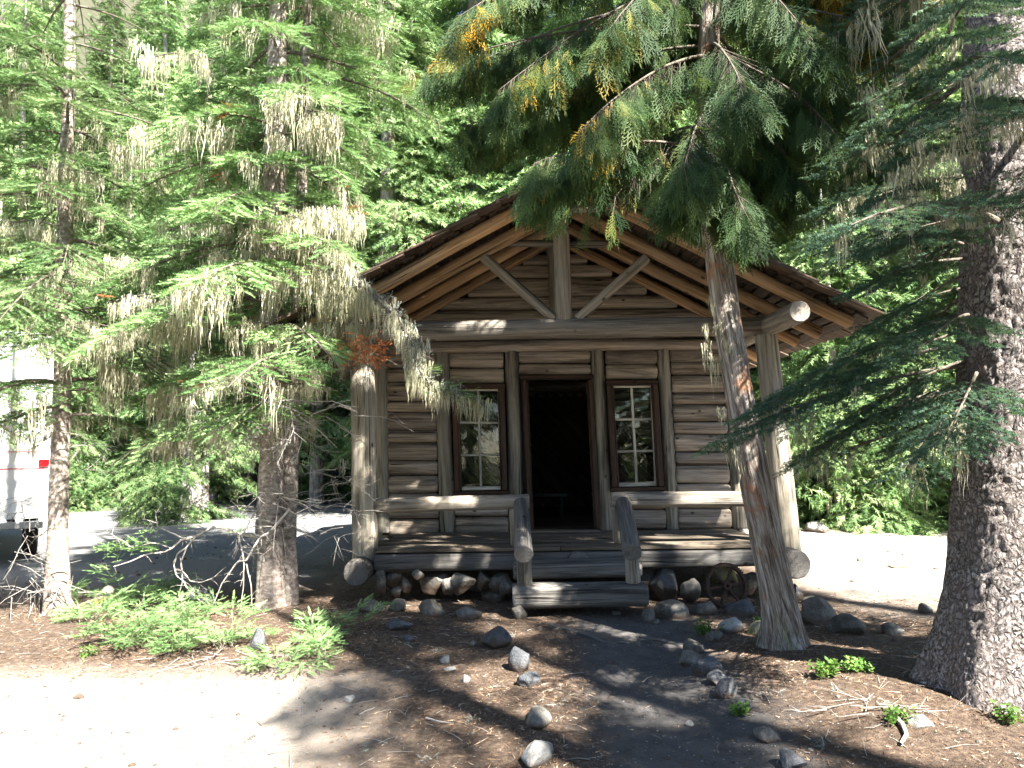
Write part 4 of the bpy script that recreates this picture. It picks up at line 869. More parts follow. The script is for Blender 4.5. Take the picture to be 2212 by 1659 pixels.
def on_trunk(py): return np.array([np.interp(-py, [-1400, -1150, -950, -750, -560, -400, -200, 50, 500, 1100], [cp[0][k], cp[2][k], cp[3][k], cp[4][k], cp[5][k], cp[6][k], cp[7][k], cp[8][k], cp[9][k], cp[10][k]]) for k in range(3)])
for (y0, tx, ty, tY, n) in [(-50, 1850, 150, cy + .6, 40), (120, 1800, 260, cy - .8, 40), (250, 1900, 300, cy - .2, 44), (-150, 2000, 120, cy + .2, 44), (60, 1700, 300, cy + .4, 40), (350, 1600, 420, cy - .8, 36), (200, 1760, 400, cy - .5, 40), (-60, 1080, 170, cy - .5, 44), (100, 1150, 200, cy + .6, 40), (0, 1400, 200, cy + .7, 40), (280, 1380, 330, cy + .5, 40), (-200, 1450, -20, cy - .5, 44), (430, 1135, 385, cy + .2, 40), (330, 1150, 330, cy - .6, 40), (200, 1010, 250, cy + .5, 44), (60, 930, 120, cy + .2, 50), (120, 1250, 260, cy - .9, 40), (450, 1640, 430, cy - .4, 34), (380, 1700, 420, cy + .2, 34), (300, 1820, 330, cy + .3, 40), (150, 1900, 210, cy - .2, 44), (20, 1960, 60, cy - .6, 44), (-120, 1300, 60, cy - .9, 40), (-200, 980, 20, cy - .4, 44),
                            (250, 1480, 330, cy - 1.1, 36), (350, 1450, 400, cy - .7, 34), (100, 1600, 160, cy - 1.2, 36), (-100, 1750, 60, cy - 1.0, 40), (430, 1500, 430, cy + .8, 26), (200, 1650, 250, cy + .9, 30), (-300, 1950, -60, cy - .3, 40), (-300, 1600, -60, cy - 1.3, 40), (320, 1330, 400, cy - .35, 30)]:
    cedar_branch(cc, on_trunk(y0), P(tx, ty, tY), .10, Rc, int(n * 2.4), r0=.018)
for k in range(64):                               # upper crown, above the frame
    z = Rc.uniform(6.0, 12.0); b = np.array([np.interp(z, [p[2] for p in cp], [p[i] for p in cp]) for i in range(3)]); a = Rc.uniform(0, 6.28); L = Rc.uniform(1.2, 3.0) * (1 - (z - 6) / 10)
    cedar_branch(cc, b, b + [math.cos(a) * L, math.sin(a) * L, -.15 * L], .1, Rc, 36, r0=.02)
cc.lp.append(np.array([P(1535 + a, b, cy - .12) for a, b in ((-8, 740), (10, 770), (-12, 700), (30, 520), (36, 560), (0, 640), (20, 880), (-14, 480), (60, 960), (70, 1000), (20, 690))])); cc.ls.append(np.array([.30, .34, .2, .26, .2, .2, .22, .25, .25, .2, .25]))
finish_tree('cedar_tree', cc, ck, [B_CEDAR], gc, 'slim leaning cedar with shaggy bark and yellowing drooping sprays, in front of the porch', 'tree', None, T_CED, L_CEDAR, L_LICHEN)

# ------------------------------------------------------------------ big spruce at the right edge
gs = G(2140, 1490); sy = gs[1]; sx_ = P(2168, 800, sy)[0]
def spx(py, px=2168): p = P(px, py, sy); return p
sp_path = [np.array([spx(1490, 2150)[0], sy, gs[2] - .15]), spx(1400, 2158), spx(1250, 2170), spx(1100, 2176), spx(900, 2180), spx(600, 2182), spx(200, 2180), spx(-300, 2178), spx(-1200, 2176), spx(-3000, 2176)]
tk = Acc(); trunk_mesh(tk, sp_path, [.47, .39, .35, .34, .33, .315, .30, .25, .20, .10], 150, .022, 'scaly')
sc_ = Crown(); Rs = np.random.default_rng(14)
def keep_spr(Pw):
    px, py, d = proj(Pw); lim = np.interp(py, [-600, 0, 250, 430, 520, 600, 700, 820, 900, 960, 1000, 1060, 1110], [1500, 1760, 1830, 1700, 1740, 1790, 1850, 1800, 1640, 1570, 1760, 1900, 2050]); ok = (px > lim + 20 * np.sin(py * .08)) & (py < 1085); return (ok & ~shafts(Pw, .05) & ((Pw[:, 2] < 4.6) | ~gaps(Pw)) & ~((Pw[:, 2] > 4.2) & sunlit_zone(Pw))) | ((d < .2) & ~gaps(Pw))
z = 1.95
while z < 13:
    for i in range(Rs.integers(3, 6)):
        az = Rs.uniform(0, 6.28); L = Rs.uniform(1.6, 3.0) * (1 - .5 * smooth(7, 14, z)); b = np.array([np.interp(z, [p[2] for p in sp_path], [p[k] for p in sp_path]) for k in range(3)])
        if z < 3.1 and (3.5 < az % 6.283 < 5.3): continue
        fine = z < 6.5; fir_branch(sc_, b, az, L, Rs.uniform(-.05, .12), Rs.uniform(.15, .4), .011 * L + .004, Rs, tw=.115 if fine else .2, sp=.042 if fine else .09, size=.12 if fine else .24, lich=.12 if fine else 0, lsz=(.12, .6), keep=keep_spr, wid=.42, bare=.25)
    z += .27 if z < 5 else .38
# the low bough reaching in front of the post
def to_branch(c, b, tip, rng, **k):
    d = tip - b; L = np.hypot(d[0], d[1]); az = math.atan2(d[1], d[0]); dr = .2; fir_branch(c, b, az, L, d[2] / L + dr, dr, .009 * L + .003, rng, **k)
bsp = np.array([sx_, sy, 0])
for (tx, ty, tY, z0) in [(1548, 955, -5.2, 2.35), (1600, 900, -5.0, 2.5), (1660, 860, -4.8, 2.7), (1720, 1000, -5.4, 2.2), (1800, 930, -5.5, 2.4), (1850, 830, -5.6, 2.6), (1880, 700, -5.4, 2.9), (1800, 560, -4.9, 3.4), (1950, 1020, -5.9, 2.1), (1760, 460, -4.8, 3.7), (1870, 620, -5.8, 3.1), (1950, 520, -6.2, 3.2), (1980, 760, -6.2, 2.7), (2050, 950, -6.4, 2.3), (1780, 380, -4.6, 4.1), (1900, 430, -5.8, 3.7), (1850, 300, -5.0, 4.4), (1960, 620, -5.0, 3.1), (1830, 760, -5.0, 3.0), (1990, 330, -6.0, 3.9), (1930, 880, -5.2, 2.6), (2080, 250, -6.6, 4.2), (2200, 130, -6.7, 4.5), (2050, 80, -6.3, 4.6), (2090, 0, -6.5, 4.8)]:
    to_branch(sc_, bsp + [-.2, 0, z0], P(tx, ty, tY), Rs, tw=.075, sp=.035, size=.115, lich=.09, lsz=(.12, .5), wid=.36, bare=.3, keep=lambda q: (proj(q)[0] > 1530) & (proj(q)[1] < 1095))
finish_tree('spruce_tree', sc_, tk, [B_SPRUCE], gs, 'massive spruce with thick scaly bark and flared base at the right edge', 'tree', None, [T_SPR], L_SPRUCE, L_LICHEN)

# ------------------------------------------------------------------ forest behind: six kinds built once, then copied
def far_tree(H, z0, R, seed, droop=.45, spray=.42, lich=.02, dead=True):
    rng = np.random.default_rng(seed); c = Crown(); tk = Acc(); lean = rng.uniform(-.03, .03, 2) * H
    path = np.array([[lean[0] * t * t, lean[1] * t * t, H * t - .2 * (t == 0)] for t in np.linspace(0, 1, 12)]); tube(tk, path, .016 * H + .03, .02, 10, 0); z = z0
    if dead:
        for k in range(int(z0 * 6)):
            zz = rng.uniform(.6, z0 + 1.5); a = rng.uniform(0, 6.28); L = rng.uniform(.5, 1.5); b = np.array([0, 0, zz]); d = np.array([math.cos(a), math.sin(a), rng.uniform(-.5, .1)]); tube(c.limb, np.array([b, b + d * L * .5, b + d * L + [0, 0, -.2 * L]]), .012, .003, 4)
            if rng.random() < .5: c.lp.append((b + d * L * rng.uniform(.3, 1))[None]); c.ls.append(np.array([rng.uniform(.3, .8)]))
    while z < H - .2:
        f = (z - z0) / (H - z0)
        for i in range(rng.integers(4, 7)):
            L = (R * (1 - f) ** .85 + .25) * rng.uniform(.6, 1.1); b = np.array([lean[0] * (z / H) ** 2, lean[1] * (z / H) ** 2, z])
            fir_branch(c, b, rng.uniform(0, 6.28), L, rng.uniform(-.05, .3) - .2 * (1 - f), droop * rng.uniform(.5, 1), .012 * L + .008, rng, tw=.24, sp=.19, size=spray * rng.uniform(.7, 1.0), lich=lich, lsz=(.3, .8), limbs=False, wid=.5, two=True, bare=.12)
        z += rng.uniform(.28, .5)
    return c, tk
KINDS = [(21, 4.5, 2.6, 101), (18, 3.0, 2.4, 102), (24, 7.0, 2.8, 103), (15, 1.2, 2.2, 104), (8, .3, 1.7, 105), (4.5, .15, 1.25, 106)]
PROT = []
FARG = ['tall conifers crowding the forest behind', 'tall conifers crowding the forest behind', 'tall conifers crowding the forest behind', 'middling conifers of the forest behind', 'young conifers along the forest edge', 'small bushy firs at the forest edge']
FARL = ['tall straight conifer with a long green crown in the forest behind', 'fairly tall conifer with drooping boughs in the forest behind', 'very tall conifer with a long bare pale trunk in the forest behind', 'middling conifer with boughs nearly to the ground in the forest behind', 'young full-skirted conifer along the sunlit forest edge', 'small bushy fir standing low at the forest edge']
def copy_tree(o):
    c = o.copy(); COL.objects.link(c)
    for ch in o.children: d = ch.copy(); COL.objects.link(d); d.parent = c
    return c
Rf = np.random.default_rng(77); spots = []
def ok_spot(x, y, dmin): return all((x - a) ** 2 + (y - b) ** 2 > dmin * dmin for a, b, *_ in spots)
fixed = [(-9.6, 9.5, 4), (-4.05, 9.5, 2), (-1.55, 11, 2), (-.35, 12.5, 2), (5.4, 9.2, 2), (1.9, 8.2, 2), (4.6, 10.2, 0), (.4, 8.9, 3), (-5.2, 13.2, 2), (6.8, 6.0, 4), (8.6, 7.2, 1), (5.8, 8.4, 5), (9.3, 5.2, 4), (11.5, 6.5, 3), (7.6, 8.6, 3), (10.4, 8.8, 2), (-6.6, 18, 0), (-3.6, 12.6, 1), (3.0, 10.5, 3), (12.9, 4.2, 1), (-7.6, 15.5, 1), (-11.6, 15.0, 0), (-14, 17, 3), (-16.2, 14.6, 4), (-9.5, 18.4, 2), (-19, 16, 1), (-22, 13, 0), (-24, 9, 3)]
for x, y, k in fixed: spots.append((x, y, k))
tries = 0
while len(spots) < 150 and tries < 9000:
    tries += 1; x = Rf.uniform(-38, 30); y = Rf.uniform(9, 50)
    if abs((x - CAM[0]) / (y - CAM[1])) > .86: continue
    if x < -4.5 and y < 17.5 + .1 * abs(x): continue
    if -4.5 <= x < 6 and y < 9.5: continue
    edge = y < (21 if x < -4 else 14); pxs = float(proj(np.array([x, y, 1.]))[0][0])
    if not ok_spot(x, y, 1.55 if edge else 1.9): continue
    k = int(Rf.choice(6, p=[.1, .15, .1, .2, .25, .2] if edge else [.25, .22, .2, .21, .09, .03])); k = int(Rf.choice(3)) if (360 < pxs < 780 and k > 2) else k; spots.append((x, y, k))
used = set()
for q, (H, z0, R, sd_) in enumerate(KINDS):
    c, tk = far_tree(H, z0, R, sd_, lich=.05 if q < 4 else .02)
    PROT.append(finish_tree('conifer_tree', c, tk, [B_FAR], (0, 0, 0), FARL[q], 'tree', FARG[q], T_FAR, L_FAR, L_LICHEN, limbmat=B_FAR))
FAR_OBJ = []
for x, y, k in spots:
    o = PROT[k] if k not in used else copy_tree(PROT[k]); used.add(k); o.location = (x, y, float(terrain(x, y))); o.rotation_euler = (0, 0, Rf.uniform(0, 6.28)); s = Rf.uniform(.85, 1.18); o.scale = (s * Rf.uniform(.9, 1.1), s, s); FAR_OBJ.append((o, x, y, k))
FARW = ['tall straight conifer', 'drooping conifer', 'tall bare-trunked conifer', 'middling conifer', 'young full-skirted conifer', 'small bushy fir']
PLACES = [(-9e9, 120, 'behind the camper'), (120, 560, 'left of the twin-trunked fir'), (560, 900, 'beyond the left roof slope'), (900, 1300, 'behind the roof peak'), (1300, 1700, 'beyond the right roof slope'), (1700, 9e9, 'behind the spruce boughs')]
ORD = ['first', 'second', 'third', 'fourth', 'fifth', 'sixth', 'seventh', 'eighth', 'ninth', 'tenth', 'eleventh', 'twelfth', 'thirteenth', 'fourteenth', 'fifteenth', 'sixteenth']
byp = {}
for o, x, y, k in FAR_OBJ:
    px = float(proj(np.array([x, y, 1.]))[0][0]); pl = [p[2] for p in PLACES if p[0] <= px < p[1]][0]; dp = 'at the forest edge' if y < 15 else ('in the middle rows' if y < 27 else 'up the slope'); byp.setdefault((k, pl, dp), []).append((px, o))
for (k, pl, dp), L in byp.items():
    L.sort(key=lambda t: t[0])
    for q, (px, o) in enumerate(L): o['label'] = (FARW[k] + ' ' + dp + ' ' + pl + ('' if len(L) == 1 else ', ' + ORD[min(q, 15)] + ' from left'))
# a few more of the same kinds stand across the clearing behind the photographer (the windows mirror them)
BACKT = {}
for q, (x, y, k) in enumerate([(-22, -34, 0), (-17, -31, 3), (-12, -35, 1), (-8, -31, 3), (-3, -34, 0), (1, -31, 3), (5, -35, 2), (9, -30, 3), (13, -34, 1), (17, -29, 3), (21, -33, 0), (-14.5, -30, 4), (-5.5, -29.5, 4), (3, -29.5, 4), (11, -28.5, 4), (-27, -30, 3), (-11, -21.5, 5), (-7, -20.5, 5), (-2.5, -21, 5), (1.5, -19.5, 5), (5, -20.5, 5), (9, -20, 4), (-15, -23, 4), (-4.8, -23, 4), (3.2, -22.5, 4)]):
    o = copy_tree(PROT[k]); o.location = (x, y, 0); o.rotation_euler = (0, 0, q * 1.7); o.scale = (1, 1, 1); BACKT.setdefault(k, []).append((x, o)); o['group'] = 'trees across the clearing behind the photographer'

for k, L in BACKT.items():
    for q, (x, o) in enumerate(sorted(L, key=lambda t: t[0])): o['label'] = ORD[q] + ' ' + FARW[k] + ' from the west in the row behind the photographer'
# ------------------------------------------------------------------ trees beside and behind the photographer: their crowns shade the path and the porch
def shade_keep(Pw): 
    px, py, d = proj(Pw); vis = (d > .3) & (px > -60) & (px < 2270) & (py > -60) & (py < 1720); return ~sunlit_zone(Pw) & ~vis & ~gaps(Pw)
def shade_tree(label, x, y, H, z0, R, seed, keepf=.9, dz=.35):
    rng = np.random.default_rng(seed); c = Crown(); tk = Acc(); g = float(terrain(x, y)); path = np.array([[x, y, g + H * t - .1] for t in np.linspace(0, 1, 10)]); tube(tk, path, .26, .04, 14); z = z0
    while z < H - .3:
        f = (z - z0) / (H - z0)
        for i in range(rng.integers(4, 6)): fir_branch(c, np.array([x, y, z]), rng.uniform(0, 6.28), (R * (1 - f) ** .7 + .3) * rng.uniform(.65, 1.1), rng.uniform(-.05, .2), rng.uniform(.2, .4), .03, rng, tw=.25, sp=.17, size=.27, lich=.02, keep=shade_keep, wid=.45)
        z += dz
    return finish_tree('conifer_tree', c, tk, [B_FAR], (x, y, g), label, 'tree', None, T_FAR, L_FAR, L_LICHEN)
for a in [('tall spruce standing behind the photographer on the right, out of the picture', 4.2, -11.8, 16, 3.6, 3.3, 201), ('broad fir beside the photographer on the far right, out of the picture', 7.0, -9.2, 18, 2.6, 3.4, 202), ('fir farther behind the photographer, out of the picture', 7.4, -14.0, 19, 3.5, 3.6, 203), ('slim fir close behind the photographer, out of the picture', 1.8, -14.6, 11, 4.2, 2.6, 204), ('fir at the back right of the clearing, out of the picture', 10.5, -11.0, 19, 6.0, 3.2, 205)]:
    shade_tree(*a)

# ------------------------------------------------------------------ camper at the left edge
def rbox(acc, lo, hi, r, mat=0, axis=1):
    """box with rounded edges along the given axis"""
    lo = np.array(lo, float); hi = np.array(hi, float); o = [i for i in range(3) if i != axis]; A = (lo + hi) / 2; B = A.copy(); A[axis] = lo[axis]; B[axis] = hi[axis]
    q = []
    for (sx1, sy1, a0) in ((1, 1, 0), (-1, 1, 90), (-1, -1, 180), (1, -1, 270)):
        for k in range(6): a = math.radians(a0 + k * 18); q.append((A[o[0]] + sx1 * ((hi - lo)[o[0]] / 2 - r) + r * math.cos(a), A[o[1]] + sy1 * ((hi - lo)[o[1]] / 2 - r) + r * math.sin(a)))
    n = len(q); V = []
    for z in (lo[axis], hi[axis]):
        for a, b in q: v = [0, 0, 0]; v[o[0]] = a; v[o[1]] = b; v[axis] = z; V.append(v)
    for z in (lo[axis], hi[axis]): v = list(A); v[axis] = z; V.append(v)
    F4 = [(i, (i + 1) % n, n + (i + 1) % n, n + i) for i in range(n)]; F3 = [((i + 1) % n, i, 2 * n) for i in range(n)] + [(n + i, n + (i + 1) % n, 2 * n + 1) for i in range(n)]
    k = acc.n; acc.add(V, F4, mat, sm=False); acc.add(V, F3, mat, sm=False)
cyf = 2.0; cpx = P(110, 1000, cyf); cz0 = P(60, 1118, cyf)[2]; cx1 = cpx[0]; cx0 = cx1 - 2.45; cz1 = 3.9
camper = empty('camper', (cx1, cyf, 0), 'white camper with a red tail light and thin red stripes, parked at the left edge', 'camper')
one('body', M_WHITE, lambda a: rbox(a, (cx0, cyf, cz0), (cx1, cyf + 5.6, cz1), .09), parent=camper)
one('roof_trim', M_STEEL, lambda a: (rbox(a, (cx0 - .012, cyf - .012, cz1 - .16), (cx1 + .012, cyf + .02, cz1 - .13), .005),), parent=camper)
for yy, h in ((976, .012), (1012, .018)):
    zz = P(60, yy, cyf)[2]; one('stripe', M_REDP, lambda a: rbox(a, (cx0 + .05, cyf - .006, zz - h / 2), (cx1 - .09, cyf + .001, zz + h / 2), .002), parent=camper)
tl = P(97, 1000, cyf)
for x in (tl[0], cx0 + (cx1 - tl[0])): one('tail_light', M_REDL, lambda a: rbox(a, (x - .075, cyf - .035, tl[2] - .06), (x + .075, cyf - .004, tl[2] + .06), .02), parent=camper)
one('bumper', M_STEEL, lambda a: rbox(a, (cx0 + .08, cyf - .16, cz0 - .16), (cx1 - .08, cyf - .06, cz0 - .04), .02, axis=0), parent=camper)
def chassis(a):
    for x in (cx0 + .5, cx1 - .5): box(a, (x, cyf - .06, cz0 - .07), (x, cyf + 5.5, cz0 - .07), .08, .12)
one('chassis', M_BLACK, chassis, parent=camper)
for x, s in ((cx1 - .18, 1), (cx0 + .18, -1)):
    w = empty('wheel', (x, cyf + 1.3, .36), None, None); w.parent = camper; w.location = Vector((x, cyf + 1.3, .36)) - camper.location
    def tyre(a):
        prof = [(.20, -.09), (.31, -.11), (.35, -.08), (.36, 0), (.35, .08), (.31, .11), (.20, .09)]; n = 28; V = []
        for k in range(n):
            t = 2 * PI * k / n
            for r_, xx in prof: V.append((x + xx, cyf + 1.3 + r_ * math.cos(t), .36 + r_ * math.sin(t)))
        m = len(prof); F = [(k * m + j, ((k + 1) % n) * m + j, ((k + 1) % n) * m + (j + 1) % m, k * m + (j + 1) % m) for k in range(n) for j in range(m)]; a.add(V, F)
    wa = Acc(); tyre(wa); t_ = wa.build('tyre', [M_BLACK], None); t_.parent = w; t_.location = -Vector((x, cyf + 1.3, .36))
    wr = Acc(); log(wr, (x - .06, cyf + 1.3, .36), (x + .06, cyf + 1.3, .36), .2, .2, 24, rough=0); r_ = wr.build('rim', [M_STEEL], None); r_.parent = w; r_.location = -Vector((x, cyf + 1.3, .36))
one('wheel_arch', M_BLACK, lambda a: rbox(a, (cx1 - .40, cyf + .75, cz0 - .02), (cx1 - .01, cyf + 1.85, cz0 + .02), .01), parent=camper)

camper.rotation_euler = (0, 0, math.radians(36))
# ------------------------------------------------------------------ rocks
RR = np.random.default_rng(404)
def rock_mesh(name, w, d, h, mat, seed, sub=4, angular=.6):
    rng = np.random.default_rng(seed); bm = bmesh.new(); bmesh.ops.create_icosphere(bm, subdivisions=sub, radius=1.0); V = np.array([v.co[:] for v in bm.verts]); F = np.array([[v.index for v in f.verts] for f in bm.faces]); bm.free()
    for k in range(int(9 + 6 * angular)):
        n = nrm(rng.normal(0, 1, 3)); dd = rng.uniform(.5, .86) if angular > .3 else rng.uniform(.8, .97); e = V @ n - dd; V = V - n * (np.maximum(e, 0) * .97)[:, None]
    V = V * (1 + .10 * fbm(V + rng.uniform(0, 50), 1.4, 3)[:, None] + .03 * fbm(V + 9, 7, 2)[:, None]); V /= np.abs(V).max(0); V = V * [w / 2, d / 2, h / 2]
    a = Acc(); a.add(V, F); return a.build(name, [mat], attrs=False)
def rock(px, py, wpx, hpx, mat, label, seed, ang=.6, dep=1.0, rot=None, name='rock', group=None, sink=.26, base=None):
    g = G(px, py + hpx * .42) if base is None else np.array(P(px, py + hpx * .42, base)); dist = g[1] - CAM[1]; sc = dist / FPX; w = wpx * sc; h = hpx * sc * 1.0; d = w * .8 * dep
    o = rock_mesh(name, w, d, h * (1 + sink) * 1.05, mat, seed, ang if False else 4, ang); zz = float(terrain(g[0], g[1])) if base is None else g[2]
    o.location = (g[0], g[1] + d * .25, zz + h * (.5 - sink)); o.rotation_euler = (RR.uniform(-.12, .12), RR.uniform(-.12, .12), 0 if rot is None else rot); tag(o, label, 'rock', group); return o
def zz5(x, y): return z5(x, y)
K = .2686
FND = [(350, 740, 110, 190, 'upright dark foundation rock at the left sill log'), (545, 770, 95, 110, 'dark foundation rock under the porch left of the pale one'), (640, 690, 110, 80, 'small foundation rock wedged high under the left porch beam'), (770, 745, 250, 150, 'broad pale foundation rock with a sunlit end, under the left porch'), (1000, 745, 220, 150, 'rounded foundation rock with a bright sun patch, under the left porch'), (1300, 740, 180, 140, 'shadowed foundation rock close beside the left end of the steps'), (475, 830, 90, 70, 'fist-sized rock below the dark foundation rocks at left')]
FND += [(440, 700, 150, 130, 'dark blocky foundation rock near the left sill log'), (900, 780, 130, 110, 'foundation rock tucked between the pale and the sun-patched rocks'), (1180, 730, 150, 130, 'deep-shaded foundation rock under the middle of the left porch'), (1360, 800, 120, 110, 'foundation rock half hidden by the left end of the steps')]
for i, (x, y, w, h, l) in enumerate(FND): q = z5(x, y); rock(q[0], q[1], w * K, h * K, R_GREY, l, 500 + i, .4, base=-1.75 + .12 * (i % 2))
LFT = [(1120, 812, 125, 80, R_GREY, 'small rounded rock leaning on the large rock left of the steps'), (1258, 858, 215, 150, R_GREY, 'large rounded grey rock just left of the steps'), (1460, 1012, 130, 120, R_GREY, 'round pale rock at the foot of the lower step'), (250, 960, 220, 110, R_GREY, 'low flat rock in the litter, leftmost of the row before the porch'), (480, 955, 160, 110, R_GREY, 'humped rock second from left in the row before the porch'), (745, 965, 250, 160, R_GREY, 'biggest humped rock in the row before the left porch'), (1045, 1010, 230, 90, R_GREY, 'low dark rock in the row before the porch, nearest the steps'),
       (500, 1112, 230, 90, R_BLUE, 'flat blue-grey rock half sunk in the litter at left'), (570, 1208, 90, 60, R_BLUE, 'small blue-grey rock in front of the flat sunken one'), (1275, 1225, 260, 180, R_BLUE, 'large angular blue-grey rock beside the upper left of the path'), (1090, 1255, 60, 40, R_GREY, 'little rock beside the large angular blue-grey one'), (1475, 1395, 200, 200, R_BLUE, 'tall wedge-shaped blue-grey rock edging the path at left'), (1530, 1555, 200, 110, R_BLUE, 'low blue-grey rock with a sunlit top edging the path at left'), (870, 1382, 90, 80, R_PALE, 'small pale chipped stone in the needle litter left of the path'), (900, 1462, 110, 26, R_PALE, 'thin flat light slab lying in the litter'), (1030, 1545, 70, 62, R_PALE, 'small pointed white stone standing in the litter')]
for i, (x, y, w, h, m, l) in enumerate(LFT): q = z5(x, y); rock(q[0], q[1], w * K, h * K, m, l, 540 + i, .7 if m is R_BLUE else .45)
RGT = [(930, 770, 230, 260, R_BLUE, 'tall dark foundation rock under the right porch', -1.7), (1130, 800, 190, 150, R_GREY, 'slanted grey foundation slab left of the rusty gear', -1.75), (1378, 690, 300, 180, R_MOSS, 'green lichen-covered boulder behind the rusty gear', -1.35), (1640, 770, 170, 170, R_GREY, 'grey foundation rock right of the rusty gear', -1.6), (790, 720, 130, 150, R_BLUE, 'dark foundation rock against the right end of the upper step', -1.6), (2000, 840, 100, 130, R_BLUE, 'smooth dark rock under the end of the right sill log', -1.8)]
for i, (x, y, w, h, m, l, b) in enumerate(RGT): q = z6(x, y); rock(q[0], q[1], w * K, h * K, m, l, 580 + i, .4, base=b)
RGT += [(1000, 860, 180, 120, R_GREY, 'low foundation rock in front of the tall dark one', -1.85), (1240, 760, 150, 150, R_GREY, 'foundation rock behind the left rim of the rusty gear', -1.5), (1540, 700, 160, 120, R_BLUE, 'foundation rock high under the right porch beam', -1.4)]
RG2 = [(985, 990, 280, 140, R_GREY, 'broad grey rock right of the lower step'), (1250, 965, 220, 130, R_GREY, 'dark rock in the row below the gear, left'), (1570, 980, 270, 130, R_BLUE, 'long dark rock in the row below the gear, right'), (790, 1035, 120, 120, R_GREY, 'upright stone just off the right corner of the lower step'), (530, 1008, 90, 50, R_GREY, 'small stone under the front of the lower step'), (860, 1082, 60, 42, R_GREY, 'pebble-sized stone near the right corner of the lower step'), (1478, 1118, 230, 130, R_PALE, 'bright white rock left of the leaning cedar base'), (1690, 1135, 170, 110, R_MOSS, 'mossy green rock against the leaning cedar base'),
       (1170, 1285, 180, 120, R_GREY, 'grey rock heading the line along the right of the path'), (1150, 1385, 200, 130, R_GREY, 'second grey rock in the line along the right of the path'), (1270, 1455, 250, 150, R_BLUE, 'large dark blue rock third in the line right of the path'), (1375, 1540, 210, 110, R_BLUE, 'low dark rock fourth in the line right of the path'), (1430, 1620, 230, 150, R_BLUE, 'broad dark rock fifth in the line right of the path'), (1340, 1205, 160, 80, R_GREY, 'low rock behind the leafy green sprig'),
       (2120, 910, 150, 60, R_MOSS, 'flat yellow-green mossy rock beyond the leaning cedar'), (2190, 1010, 330, 220, R_GREY, 'big shadowed boulder right of the leaning cedar')]
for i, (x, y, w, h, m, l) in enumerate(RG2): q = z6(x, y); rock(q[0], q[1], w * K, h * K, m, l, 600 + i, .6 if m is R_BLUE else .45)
def z8(x, y): return ((2600 + .6763 * x) / 1.8517, (2300 + .6763 * y) / 1.8517)
def z7(x, y): return ((1200 + .6781 * x) / 1.8517, (2300 + .6781 * y) / 1.8517)
for i, (x, y, w, h, m, l) in enumerate([(575, 775, 120, 85, R_BLUE, 'rounded blue-grey rock sixth in the line right of the path'), (510, 800, 55, 34, R_PALE, 'pale stone tucked against the sixth path rock'), (710, 945, 165, 80, R_GREY, 'low grey rock with a sunlit top near the lower right of the path'), (850, 1095, 190, 120, R_BLUE, 'dark rounded rock cut by the bottom edge of the photo'), (240, 882, 56, 36, R_PALE, 'small light stone lying on the dirt path'), (1620, 872, 140, 80, R_PALE, 'knobbly pale rock crusted with lichen among the litter at right'), (1180, 300, 200, 120, R_GREY, 'dark boulder between the leaning cedar and the spruce'), (1450, 330, 160, 70, R_GREY, 'low boulder in shade near the spruce root flare'), (1640, 200, 90, 60, R_GREY, 'boulder peeping out from behind the spruce trunk')]):
    q = z8(x, y); rock(q[0], q[1], w * .3652, h * .3652, m, l, 640 + i, .5)
for i, (x, y, w, h, m, l) in enumerate([(288, 732, 66, 48, R_PALE, 'round white stone alone in the litter at lower left'), (1400, 850, 175, 85, R_GREY, 'long grey rock sunk at the left path edge, above the last pale one'), (1405, 1085, 200, 90, R_PALE, 'long pale rock sunk at the left path edge by the bottom of the photo'), (625, 710, 30, 34, R_GREY, 'tiny upright stone in the brown litter')]):
    q = z7(x, y); rock(q[0], q[1], w * .3662, h * .3662, m, l, 660 + i, .5, dep=2.3 if w > 170 else 1)
for i, (x, y, w, h, m, l) in enumerate([(305, 1068, 38, 22, R_PALE, 'bright white boulder at the far edge of the gravel turnout'), (352, 1080, 60, 20, R_BLUE, 'flat bluish slab at the far edge of the gravel turnout'), (412, 1078, 26, 14, R_BLUE, 'small bluish rock at the far gravel edge'), (450, 1078, 34, 26, R_BLUE, 'pointed bluish rock at the far gravel edge behind the twigs'), (490, 1070, 60, 26, R_BLUE, 'wide bluish rock at the far gravel edge beside the fir trunks'), (1767, 1140, 62, 24, R_PALE, 'white rock at the back of the sunny clearing right of the cabin'), (215, 1288, 48, 44, R_MOSS, 'mossy yellow-green boulder behind the low fir seedlings'), (418, 1292, 80, 40, R_BLUE, 'dark rock behind the arching dead twigs'), (552, 1385, 42, 50, R_BLUE, 'dark block-shaped rock below the twin fir'), (1945, 1222, 40, 12, R_MOSS, 'small mossy hummock in the sunny clearing'), (1862, 1208, 22, 10, R_GREY, 'small stone in the middle of the sunny clearing'), (1925, 1190, 16, 8, R_GREY, 'tiny stone near the back of the sunny clearing')]):
    rock(x, y, w, h, m, l, 680 + i, .6)

